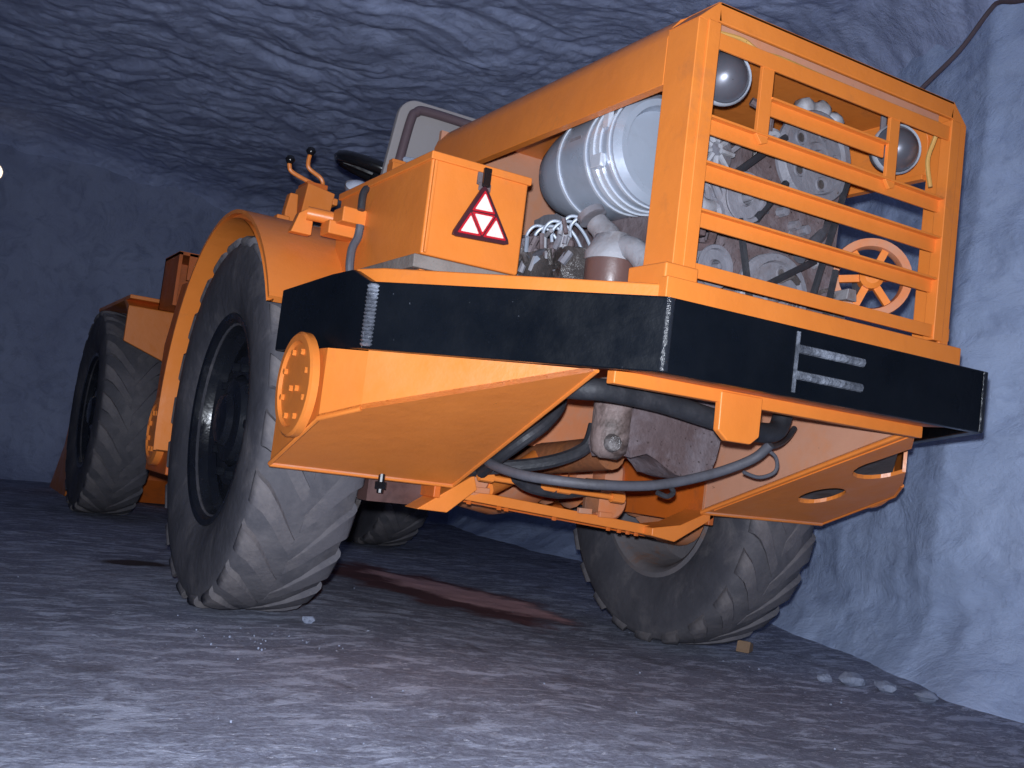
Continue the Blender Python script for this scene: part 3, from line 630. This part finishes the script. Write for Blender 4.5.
MB().tube([(-0.56, 0.70, 0.86), (-0.565, 0.55, 0.866), (-0.53, 0.43, 0.864), (-0.46, 0.40, 0.868), (-0.282, 0.40, 0.862), (-0.053, 0.40, 0.836), (0.10, 0.41, 0.823), (0.19, 0.42, 0.835), (0.222, 0.43, 0.88), (0.235, 0.43, 0.94)], 0.031, 14).build('exhaust_hose', 'hose', LD)
MB().tube([(-0.50, 1.02, 0.66), (-0.52, 0.90, 0.63), (-0.50, 0.76, 0.61), (-0.44, 0.66, 0.605), (-0.315, 0.59, 0.608), (-0.13, 0.57, 0.627), (0.062, 0.55, 0.680), (0.18, 0.50, 0.742), (0.205, 0.45, 0.795)], 0.0155, 12).build('hydraulic_hose', 'hose_grey', LD)
MB().tube([(0.20, 0.46, 0.79), (0.30, 0.52, 0.80), (0.38, 0.56, 0.83), (0.43, 0.58, 0.87)], 0.010, 8).build('electric_cable', 'hose', LD)
MB().tube([(0.20, 0.48, 0.785), (0.25, 0.47, 0.76), (0.265, 0.48, 0.715), (0.22, 0.50, 0.69), (0.16, 0.51, 0.70)], 0.006, 8).build('electric_cable', 'hose_grey', LD)
MB().tube([(-0.13, 0.56, 0.605), (-0.09, 0.56, 0.597), (-0.06, 0.57, 0.612), (-0.08, 0.57, 0.632)], 0.008, 8).build('electric_cable', 'hose', LD)
MB().tube([(-0.52, 1.08, 0.60), (-0.45, 1.0, 0.62), (-0.30, 0.92, 0.66), (-0.18, 0.9, 0.72), (-0.15, 0.9, 0.80)], 0.022, 10).build('hydraulic_hose', 'hose', LD)
MB().tube([(-0.28, 0.97, 0.65), (-0.17, 0.97, 0.71), (-0.08, 0.97, 0.77), (-0.06, 0.98, 0.83), (-0.08, 1.0, 0.9)], 0.013, 10).build('hydraulic_hose', 'hose_grey', LD)
MB().tube([(-0.37, 0.99, 0.60), (-0.30, 1.02, 0.575), (-0.16, 1.05, 0.565), (-0.02, 1.08, 0.585)], 0.024, 10).build('hydraulic_hose', 'hose', LD)
MB().tube([(-0.50, 1.0, 0.60), (-0.50, 0.88, 0.66), (-0.47, 0.80, 0.72), (-0.40, 0.80, 0.78), (-0.33, 0.84, 0.86), (-0.32, 0.88, 1.0)], 0.020, 10).build('hydraulic_hose', 'hose', LD)
MB().lathe([(-0.02, 0), (-0.02, 0.018), (0.0, 0.022), (0.02, 0.018), (0.02, 0)], (-0.50, 0.80, 0.77), (1, -1, 0.1), 14).build('hose_fitting', 'silver', LD)
tilt = lambda x: 0.518-0.078*(x+0.519)
MB().poly_prism([(-0.53, 1.17, tilt(-0.53)-0.012), (0.42, 1.17, tilt(0.42)-0.012), (0.42, 1.17, tilt(0.42)+0.024), (-0.53, 1.17, tilt(-0.53)+0.024)], (0, 0.13, 0)).build('cross_beam', 'orange', LD, bevel=0.004)
MB().poly_prism([(-0.53, 1.30, tilt(-0.53)-0.02), (0.42, 1.30, tilt(0.42)-0.02), (0.42, 2.25, tilt(0.42)-0.02), (-0.53, 2.25, tilt(-0.53)-0.02)], (0, 0, 0.02)).build('belly_pan', 'orange_dark', LD)
for x in (-0.47, -0.43, -0.31, -0.28, -0.08, 0.16, 0.21, 0.25, 0.29):
    MB().lathe([(0, 0), (0, 0.009), (0.012, 0.009), (0.012, 0)], (x, 1.19, tilt(x)-0.024), 'z', 6).build('bolt', 'orange_dark', LD, smooth=0)
for x in (-0.46, -0.40, 0.03, 0.12):
    MB().box(x-0.028, x+0.028, 1.155, 1.175, tilt(x)+0.02, tilt(x)+0.04).build('clamp_block', 'orange_dusty', LD, bevel=0.003)
for x, dz in ((-0.435, 0.07), (0.15, 0.085)):
    o = MB().lathe([(0.05, 0), (0.05, 0.075), (-0.005, 0.075), (-0.02, 0.062), (-0.026, 0)], (x, 1.19, tilt(x)+dz), 'y', 28).build('trunnion_cap', 'orange_dusty', LD, smooth=0.7)
MB().box(0.03, 0.09, 1.165, 1.185, tilt(0.05)+0.03, tilt(0.05)+0.15).build('trunnion_bracket', 'rust_orange', LD, bevel=0.003)
MB().poly_prism([(-0.652, 1.125, 0.458), (-0.455, 1.125, 0.588), (-0.438, 1.125, 0.540), (-0.54, 1.125, 0.455)], (0, 0.10, 0)).build('frame_gusset', 'orange', LD, bevel=0.004)
MB().poly_prism([(0.31, 1.12, 0.44), (0.42, 1.12, 0.425), (0.60, 1.12, 0.528), (0.60, 1.12, 0.562), (0.44, 1.12, 0.49), (0.31, 1.12, 0.47)], (0, 0.14, 0)).build('frame_gusset', 'orange', LD, bevel=0.004)
MB().tube([(-0.50, 1.02, 0.588), (0.075, 1.02, 0.566)], 0.0095, 10, smooth=False).build('track_rod', 'orange', LD)
for x, r, l in ((-0.47, 0.016, 0.05), (-0.235, 0.017, 0.06), (-0.165, 0.015, 0.05), (0.06, 0.018, 0.05)):
    z = 0.588-0.0383*(x+0.5)
    MB().cyl((x-l/2, 1.02, z+0.001), (x+l/2, 1.02, z-0.001), r, 8).build('rod_joint', 'orange', LD)
for s, zz in ((-1, 0.655), (1, 0.625)):
    MB().tube([(s*0.84, 1.82, zz), (s*0.5, 1.82, zz+0.005), (s*0.25, 1.82, 0.64)], [0.10, 0.11, 0.15]*5, 18).build('axle_tube', 'orange_dusty', LD)
MB().lathe([(-0.27, 0), (-0.26, 0.13), (-0.15, 0.21), (0, 0.235), (0.15, 0.21), (0.26, 0.13), (0.27, 0)], (0, 1.82, 0.66), 'x', 28).build('differential', 'orange_dusty', LD, smooth=0.8)
MB().tube([(0, 1.62, 0.67), (0.0, 1.4, 0.68), (0, 1.0, 0.72)], 0.06, 14).build('drive_shaft', 'rust_orange', LD)
MB().tube([(-0.37, 1.20, 0.545), (-0.20, 1.32, 0.60), (0.0, 1.45, 0.69)], 0.035, 12).build('torque_arm', 'orange', LD)
for s in (-1, 1):
    MB().box(s*0.60, s*0.575, 1.12, 3.30, 0.50, 1.10).build('frame_rail', 'orange_dark', LD, bevel=0.004)
MB().box(-0.575, 0.575, 1.45, 1.475, 0.72, 1.07).build('cross_plate', 'orange_dusty', LD)
MB().tube([(-0.79, 1.50, 0.46), (-0.74, 1.42, 0.52), (-0.735, 1.36, 0.58)], 0.03, 12).build('brake_hose', 'hose', LD)
m = MB().lathe([(-0.03, 0), (-0.03, 0.15), (0.02, 0.16), (0.02, 0)], (-0.73, 1.60, 0.52), 'x', 24); m.build('brake_shield', 'oily', LD)
MB().box(-0.79, -0.58, 1.22, 1.30, 0.465, 0.60).build('axle_bracket', 'brown_can', LD)

# tank box with wooden packing under it -----------------------------------
MB().box(-0.93, -0.63, 0.72, 1.30, 1.122, 1.150).build('packing_board', 'orange', LD)
MB().box(-0.96, -0.60, 0.70, 1.36, 1.150, 1.188).build('packing_board', 'wood', LD, bevel=0.004)
tk = MB().box(-0.942, -0.622, 0.70, 1.42, 1.190, 1.475).build('tank', 'orange', LD, bevel=0.008)
MB().box(-0.948, -0.616, 0.692, 1.43, 1.462, 1.486).build('tank_lid', 'orange', tk, bevel=0.004)
MB().box(-0.936, -0.926, 0.690, 0.702, 1.195, 1.462).build('corner_weld', 'orange', tk, bevel=0.003)
MB().box(-0.795, -0.765, 0.694, 0.702, 1.425, 1.462).build('latch_plate', 'rust', tk, bevel=0.002)
# warning triangle hanging on the tank
tri = empty('warning_triangle', (-0.775, 0.69, 1.245))
tag(tri, 'red reflective warning triangle, flash glare painted white, hanging on the orange tank box', 'warning triangle')
TL = [Vector((-0.779, 0, 1.428)), Vector((-0.868, 0, 1.256)), Vector((-0.672, 0, 1.266))]
tc = sum(TL, Vector())/3
def tri_prism(pts, y0, t, mb=None):
    o = Vector((-0.775, 0.69, 1.245))
    return (mb or MB()).poly_prism([(p.x-o.x, y0-o.y, p.z-o.z) for p in pts], (0, t, 0))
def shrink(pts, f):
    c = sum(pts, Vector())/len(pts); return [c+(p-c)*f for p in pts]
def rounded(pts, f=0.10):
    out = []
    for i, p in enumerate(pts):
        a, b = pts[i-1], pts[(i+1) % 3]; out += [p+(a-p)*f, p+((a-p)+(b-p))*f*0.22, p+(b-p)*f]
    return out
tri_prism(rounded(TL), 0.674, 0.012).build('triangle_frame', 'dark_plastic', tri, bevel=0.002)
inn = shrink(TL, 0.84); mid = [(inn[i]+inn[(i+1) % 3])/2 for i in range(3)]
for pts in ([inn[0], mid[0], mid[2]], [mid[0], inn[1], mid[1]], [mid[2], mid[1], inn[2]], [mid[0], mid[1], mid[2]]):
    rp_ = tri_prism(rounded(shrink(pts, 0.92), 0.06), 0.671, 0.004).build('reflector_border', 'red_plastic', tri)
    tri_prism(rounded(shrink(pts, 0.70), 0.06), 0.669, 0.003).build('reflector_glare', 'reflector_glare', rp_)
m = MB().box(-0.012, 0.012, -0.019, -0.006, 0.172, 0.228); m.build('strap', 'knob', tri, bevel=0.003)
m = MB().box(-0.020, 0.020, -0.008, -0.002, 0.160, 0.185); m.build('strap_hook', 'rust', tri, bevel=0.003)

# rear left and right mudguards ------------------------------------------
def mudguard(s, cy_, cz_, x0, x1, r, a0, a1, mat='orange', name='mudguard'):
    m = MB(); n = 28; ring = []
    for i in range(n+1):
        a = math.radians(a0+(a1-a0)*i/n); c_, q = math.cos(a), math.sin(a)
        ring.append([m.bm.verts.new((s*x, cy_+rr*c_, cz_+rr*q)) for x, rr in ((x0, r), (x1, r), (x1, r-0.014), (x1-0.02, r-0.014), (x1-0.02, r-0.030), (x1, r-0.030), (x0, r-0.014))][:7])
    for p, q in zip(ring, ring[1:]):
        for k in range(7): m.bm.faces.new((p[k], p[(k+1) % 7], q[(k+1) % 7], q[k]))
    m.bm.faces.new(ring[0][::-1]); m.bm.faces.new(ring[-1])
    return m.build(name, mat, LD, smooth=0.5)
mudguard(-1, 1.845, 0.677, 0.58, 1.205, 0.752, -12, 149)
mudguard(1, 1.83, 0.640, 0.58, 1.22, 0.80, -12, 147)
for s in (-1, 1):
    # box ahead of the wheel with its own pivot flange
    MB().poly_prism([(s*1.13, 2.63, 0.42), (s*1.13, 3.06, 0.42), (s*1.13, 3.04, 1.0), (s*1.13, 2.85, 1.27), (s*1.13, 2.63, 1.27)], (-s*0.55, 0, 0)).build('side_box', 'orange_dark', LD, bevel=0.006)
    fd = MB().lathe([(0, 0), (0, 0.150), (s*0.03, 0.150), (s*0.036, 0.12), (s*0.028, 0.114), (s*0.028, 0)], (s*1.13, 2.84, 0.60), 'x', 32).build('pivot_flange', 'orange', LD, smooth=0.5)
    for k in range(8):
        a = 2*PI*(k+0.5)/8
        MB().lathe([(0, 0), (0, 0.012), (s*0.012, 0.012), (s*0.014, 0)], (s*1.158, 2.84+0.085*math.cos(a), 0.60+0.085*math.sin(a)), 'x', 6).build('bolt', 'orange', fd, smooth=0)

# bracket, hose and lamp beside the tank ----------------------------------
MB().box(-1.02, -0.895, 1.16, 1.25, 1.335, 1.385).build('hinge_block', 'orange', LD, bevel=0.005)
MB().box(-1.04, -0.935, 1.22, 1.30, 1.30, 1.345).build('hinge_foot', 'orange', LD, bevel=0.005)
MB().tube([(-1.09, 1.30, 1.365), (-0.99, 1.27, 1.36)], 0.022, 12, smooth=False).build('hinge_pin', 'orange', LD)
MB().poly_prism([(-1.13, 1.32, 1.30), (-1.06, 1.32, 1.30), (-1.06, 1.32, 1.37), (-1.085, 1.32, 1.385), (-1.11, 1.32, 1.365)], (0, 0.04, 0)).build('hinge_ear', 'orange', LD, bevel=0.004)
MB().tube([(-0.985, 1.12, 1.165), (-0.99, 1.12, 1.20), (-0.985, 1.13, 1.25), (-0.968, 1.14, 1.29), (-0.965, 1.14, 1.33)], 0.0135, 10).build('tank_hose', 'hose_grey', LD)
MB().tube([(-0.965, 1.15, 1.38), (-0.962, 1.16, 1.43), (-0.95, 1.17, 1.455), (-0.93, 1.18, 1.46)], 0.0125, 10).build('tank_hose', 'hose', LD)
lm = MB().lathe([(0.03, 0), (0.025, 0.035), (0, 0.052), (-0.02, 0.055)], (-0.775, 1.72, 1.585), (0.1, 0.6, -0.75), 24).build('side_lamp', 'cast_grey', LD, smooth=1)
MB().lathe([(-0.04, 0), (-0.034, 0.03), (-0.018, 0.052)], (-0.775, 1.72, 1.585), (0.1, 0.6, -0.75), 24).build('lens', 'silver_band', lm, smooth=1.5)
MB().cyl((-0.775, 1.74, 1.43), (-0.775, 1.74, 1.57), 0.015, 8).build('lamp_stem', 'cast_grey', lm)

# driver's place ---------------------------------------------------------
con = MB().poly_prism([(-0.862, 2.15, 1.44), (-0.745, 2.15, 1.44), (-0.715, 2.15, 1.665), (-0.835, 2.15, 1.685), ], (0, 0.16, 0)).build('lever_console', 'orange', LD, bevel=0.005)
MB().box(-0.84, -0.765, 2.142, 2.152, 1.47, 1.56).build('console_cover', 'hose_grey', con)
MB().box(-0.83, -0.74, 2.18, 2.30, 1.665, 1.70).build('console_cap', 'orange_dark', con, bevel=0.004)
MB().box(-0.72, -0.695, 2.16, 2.22, 1.62, 1.65).build('console_lug', 'orange', con, bevel=0.006)
MB().poly_prism([(-0.905, 2.16, 1.44), (-0.875, 2.16, 1.44), (-0.86, 2.16, 1.55), (-0.865, 2.16, 1.63), (-0.90, 2.16, 1.63), (-0.912, 2.16, 1.55)], (0, 0.05, 0)).build('console_bracket', 'orange', con, bevel=0.006)
MB().box(-0.945, -0.89, 2.15, 2.20, 1.43, 1.53).build('console_bracket', 'orange', con, bevel=0.006)
for pts in ([(-0.77, 2.2, 1.69), (-0.795, 2.2, 1.695), (-0.89, 2.2, 1.722), (-0.908, 2.2, 1.745), (-0.909, 2.2, 1.772)], [(-0.755, 2.24, 1.69), (-0.745, 2.24, 1.715), (-0.76, 2.24, 1.74), (-0.81, 2.24, 1.765), (-0.82, 2.24, 1.79), (-0.815, 2.24, 1.84)]):
    lv = MB().tube(pts, 0.009, 8).build('control_lever', 'orange', con)
    k = Vector(pts[-1]); MB().lathe([(-0.02, 0), (-0.017, 0.012), (0, 0.021), (0.015, 0.014), (0.02, 0)], k, 'z', 20).build('lever_knob', 'knob', lv, smooth=2)
# backrest panel with tube frame
def rrect(x0, x1, z0, z1, r, n=6):
    out = []
    for cx_, cz_, a in ((x1-r, z0+r, -90), (x1-r, z1-r, 0), (x0+r, z1-r, 90), (x0+r, z0+r, 180)):
        for k in range(n+1):
            q = math.radians(a+90*k/n); out.append((cx_+r*math.cos(q), cz_+r*math.sin(q)))
    return out
br = MB().poly_prism([(x+0.13*(z-1.75), 1.90, z) for x, z in rrect(-0.615, 0.15, 1.45, 2.062, 0.07)], (0, 0.03, 0)).build('backrest', 'beige', LD, bevel=0.006)
MB().tube([(-0.60, 1.885, 1.50), (-0.567, 1.885, 1.75), (-0.535, 1.885, 1.965), (-0.515, 1.885, 2.005), (-0.465, 1.885, 2.022), (-0.2, 1.885, 2.02), (0.08, 1.885, 2.02)], 0.019, 12, n=8).build('backrest_tube', 'tube_dark', br)
MB().tube([(-0.56, 1.88, 1.80), (-0.42, 1.88, 1.815)], 0.013, 8, smooth=False).build('backrest_stay', 'silver', br)
MB().box(-0.60, -0.54, 1.86, 1.90, 1.72, 1.79).build('backrest_bracket', 'orange', br, bevel=0.004)
MB().box(-0.62, -0.55, 1.80, 1.86, 1.44, 1.76).build('backrest_post', 'orange', br, bevel=0.004)
sw = MB().lathe([(0, 0.178), (0.02, 0.188), (0.028, 0.203), (0.02, 0.218), (0, 0.228), (-0.02, 0.218), (-0.028, 0.203), (-0.02, 0.188)], (-0.44, 2.36, 1.855), (0.17, -0.20, 0.96), 40, closed=True).build('steering_wheel', 'knob', LD, smooth=2)
MB().lathe([(-0.03, 0), (-0.03, 0.05), (0.02, 0.045), (0.025, 0)], (-0.44, 2.36, 1.84), (0.17, -0.20, 0.96), 20).build('wheel_hub', 'knob', sw)
for k in range(3):
    A = Vector((0.17, -0.20, 0.96)).normalized(); B = A.orthogonal().normalized(); Cc = A.cross(B); a = 2*PI*k/3
    c0 = Vector((-0.44, 2.36, 1.842)); MB().tube([c0, c0+(B*math.cos(a)+Cc*math.sin(a))*0.2], 0.013, 8, smooth=False).build('wheel_spoke', 'knob', sw)
MB().tube([(-0.44, 2.36, 1.84), (-0.50, 2.40, 1.45)], 0.03, 12, smooth=False).build('steering_column', 'hose', sw)
MB().box(-0.58, 0.58, 1.62, 3.30, 1.06, 1.12).build('cab_floor', 'orange_dark', LD)
MB().box(-0.54, 0.30, 1.93, 2.6, 1.12, 1.45).build('seat_base', 'hose', LD, bevel=0.02)

# front frame ------------------------------------------------------------
def fr(m, name, mat, parent=LD, bevel=0.005, smooth=None): return m.build(name, mat, parent, bevel=bevel, smooth=smooth)
for s in (-1, 1):
    fr(MB().box(s*0.50, s*0.45, 3.4, 6.6, 0.45, 1.05), 'front_frame_rail', 'orange_dark')
MB().tube([(0, 3.3, 0.62), (0, 3.5, 0.62)], 0.12, 16, smooth=False).build('articulation_joint', 'orange_dark', LD)
wheel(-0.92, 5.45, 0.675, -1, 0.2)
wheel(1.05, 5.40, 0.605, 1, 0.3)
MB().tube([(-0.75, 5.45, 0.675), (0, 5.43, 0.65), (0.88, 5.40, 0.605)], 0.11, 16, smooth=False).build('front_axle', 'orange_dark', LD)
for s, c in ((-1, -0.92), (1, 1.05)):
    x0, x1 = (c-0.11, c+0.21) if s < 0 else (c-0.2, c+0.2)
    fr(MB().poly_prism([(x0, 4.78, 1.12 if s < 0 else 1.0), (x1, 4.78, 1.0), (x1, 4.78, 1.34), (x0, 4.78, 1.34)], (0, 0.03, 0)), 'fender_flap', 'orange')
    fr(MB().box(x0, x1, 4.78, 6.0, 1.385, 1.41), 'front_fender', 'orange')
    fr(MB().poly_prism([(x0, 4.78, 1.34), (x0, 4.80, 1.30), (x0, 4.98, 1.385), (x0, 4.98, 1.41)], (x1-x0, 0, 0)), 'fender_bend', 'orange')
hb = MB().box(-0.86, -0.84, 4.35, 4.75, 1.36, 1.66).box(-0.68, -0.66, 4.35, 4.75, 1.36, 1.66).box(-0.86, -0.66, 4.35, 4.75, 1.645, 1.665).box(-0.86, -0.66, 4.35, 4.75, 1.34, 1.36).box(-0.86, -0.66, 4.73, 4.75, 1.34, 1.66).box(-0.80, -0.66, 4.35, 4.37, 1.50, 1.66)
fr(hb, 'lamp_guard', 'orange_dark', bevel=0)
fr(MB().box(-0.72, -0.45, 4.25, 4.8, 0.9, 1.36), 'front_tower', 'orange_dark')
fr(MB().box(-0.74, -0.66, 4.15, 4.27, 1.20, 1.44), 'tower_bracket', 'orange')
MB().tube([(-0.78, 4.2, 1.28), (-0.70, 4.2, 1.40)], 0.04, 12, smooth=False).build('tower_cylinder', 'oily', LD)
for s in (-1, 1):
    fr(MB().poly_prism([(s*0.32, 4.4, 1.30), (s*0.32, 4.4, 1.10), (s*0.32, 6.0, 0.75), (s*0.32, 6.75, 0.30), (s*0.32, 6.85, 0.50), (s*0.32, 6.1, 1.05)], (s*0.06, 0, 0)), 'boom_arm', 'orange_dark')
bk = [(6.75, 0.10), (6.62, 0.35), (6.72, 0.78), (7.05, 0.95), (7.05, 0.91), (6.77, 0.74), (6.68, 0.36), (6.79, 0.16), (7.95, 0.06), (7.95, 0.02)]
bo = fr(MB().poly_prism([(-0.95, y, z*0.75-0.07) for y, z in bk], (2.0, 0, 0)), 'bucket', 'orange_dark', bevel=0)
for x in (-0.97, 1.05):
    fr(MB().poly_prism([(x, y, z*0.75-0.07) for y, z in ((6.75, 0.10), (6.62, 0.35), (6.72, 0.78), (7.05, 0.95), (7.20, 0.60), (7.75, 0.09), (7.7, 0.05))], (0.03, 0, 0)), 'bucket_side', 'orange', bo, bevel=0)

# ------------------------------------------------------------------ loose things in the drift
cb = MB().tube([(1.86, 1.95, 2.35), (1.88, 1.65, 2.53), (1.9, 1.405, 2.708), (1.9, 1.223, 2.83), (1.9, 1.085, 2.972), (1.9, 1.03, 3.0), (1.9, 0.914, 2.968), (1.88, 0.6, 2.93), (1.85, 0.0, 2.95), (1.88, -0.5, 2.97)], 0.011, 8).build('hanging_cable', 'tube_dark')
tag(cb, 'dark cable slung along the rock wall above the engine cover', 'cable')
lp = empty('wall_lamp', (-1.755, 8.45, 2.68)); tag(lp, 'small glowing round lamp high on the far rock wall', 'lamp')
MB().lathe([(0.10, 0), (0.10, 0.05), (0.02, 0.085), (0, 0.085)], (0, 0, 0.03), 'y', 24).build('lamp_housing', 'cast_grey', lp, smooth=0.8)
MB().lathe([(-0.05, 0), (-0.04, 0.045), (-0.015, 0.072), (0.01, 0.078)], (0, 0, 0.03), 'y', 24).build('lamp_glass', 'bulb', lp, smooth=2)
MB().cyl((0, 0.08, 0.03), (0, 0.45, 0.06), 0.02, 8).build('lamp_arm', 'cast_grey', lp)
def rock(x, y, r, flat, seed, label):
    m = MB(); bmesh.ops.create_icosphere(m.bm, subdivisions=2, radius=r)
    from mathutils import noise as mn
    for v in m.bm.verts:
        v.co *= 1+0.35*mn.noise(v.co/r*1.3+Vector((seed*3.1, seed, 0))); v.co.z *= flat
    zmin = min(v.co.z for v in m.bm.verts)
    o = m.build('loose_stone', 'stone', smooth=0.45, loc=(x, y, float(floor_z(np.array(x), y))-zmin-0.006)); o.rotation_euler = (0, 0, seed)
    tag(o, label, 'stone', 'loose stones')
rock(1.28, 0.98, 0.050, 0.55, 1, 'pale stone at the foot of the right wall, largest of its cluster')
rock(1.36, 0.88, 0.042, 0.6, 2, 'pale stone at the wall foot just right of the largest stone')
rock(1.20, 1.05, 0.030, 0.6, 3, 'small pale stone nearest the rear right tyre')
rock(1.40, 0.72, 0.045, 0.5, 4, 'flat pale stone at the wall foot, rightmost of the cluster')
rock(-0.79, 1.60, 0.022, 0.7, 6, 'tiny pale stone against the rear left tyre')
ck = MB().poly_prism([(-0.04, -0.03, 0), (0.05, -0.03, 0), (0.045, -0.03, 0.035), (-0.02, -0.03, 0.05)], (0, 0.06, 0)).build('wooden_chip', 'wood_brown', bevel=0.003, loc=(1.30, 1.62, -0.070)); ck.rotation_euler = (0, 0, 0.6)
tag(ck, 'small brown wooden wedge lying behind the rear right tyre', 'wedge')
# scattered grit
gm = MB()
for i in range(260):
    x = random.uniform(-2.0, 1.1); y = random.uniform(-0.6, 3.0); r = random.choice((0.0015, 0.002, 0.002, 0.003, 0.0045))
    if i % 3 == 0: x = random.uniform(-1.25, -0.6); y = random.gauss(1.25, 0.12)
    if i % 3 == 1: x = random.uniform(0.2, 1.05); y = random.gauss(1.1, 0.25)
    z = float(floor_z(np.array(x), y))+r*0.4
    gm.lathe([(-r, 0), (-r*0.3, r*random.uniform(.7, 1.3)), (r*0.5, r*random.uniform(.6, 1.1)), (r, 0)], (x, y, z), 'z', 5)
g = gm.build('grit', 'stone', smooth=0); g['kind'] = 'stuff'; tag(g, 'scattered white grit and crumbs on the mine floor', 'grit')
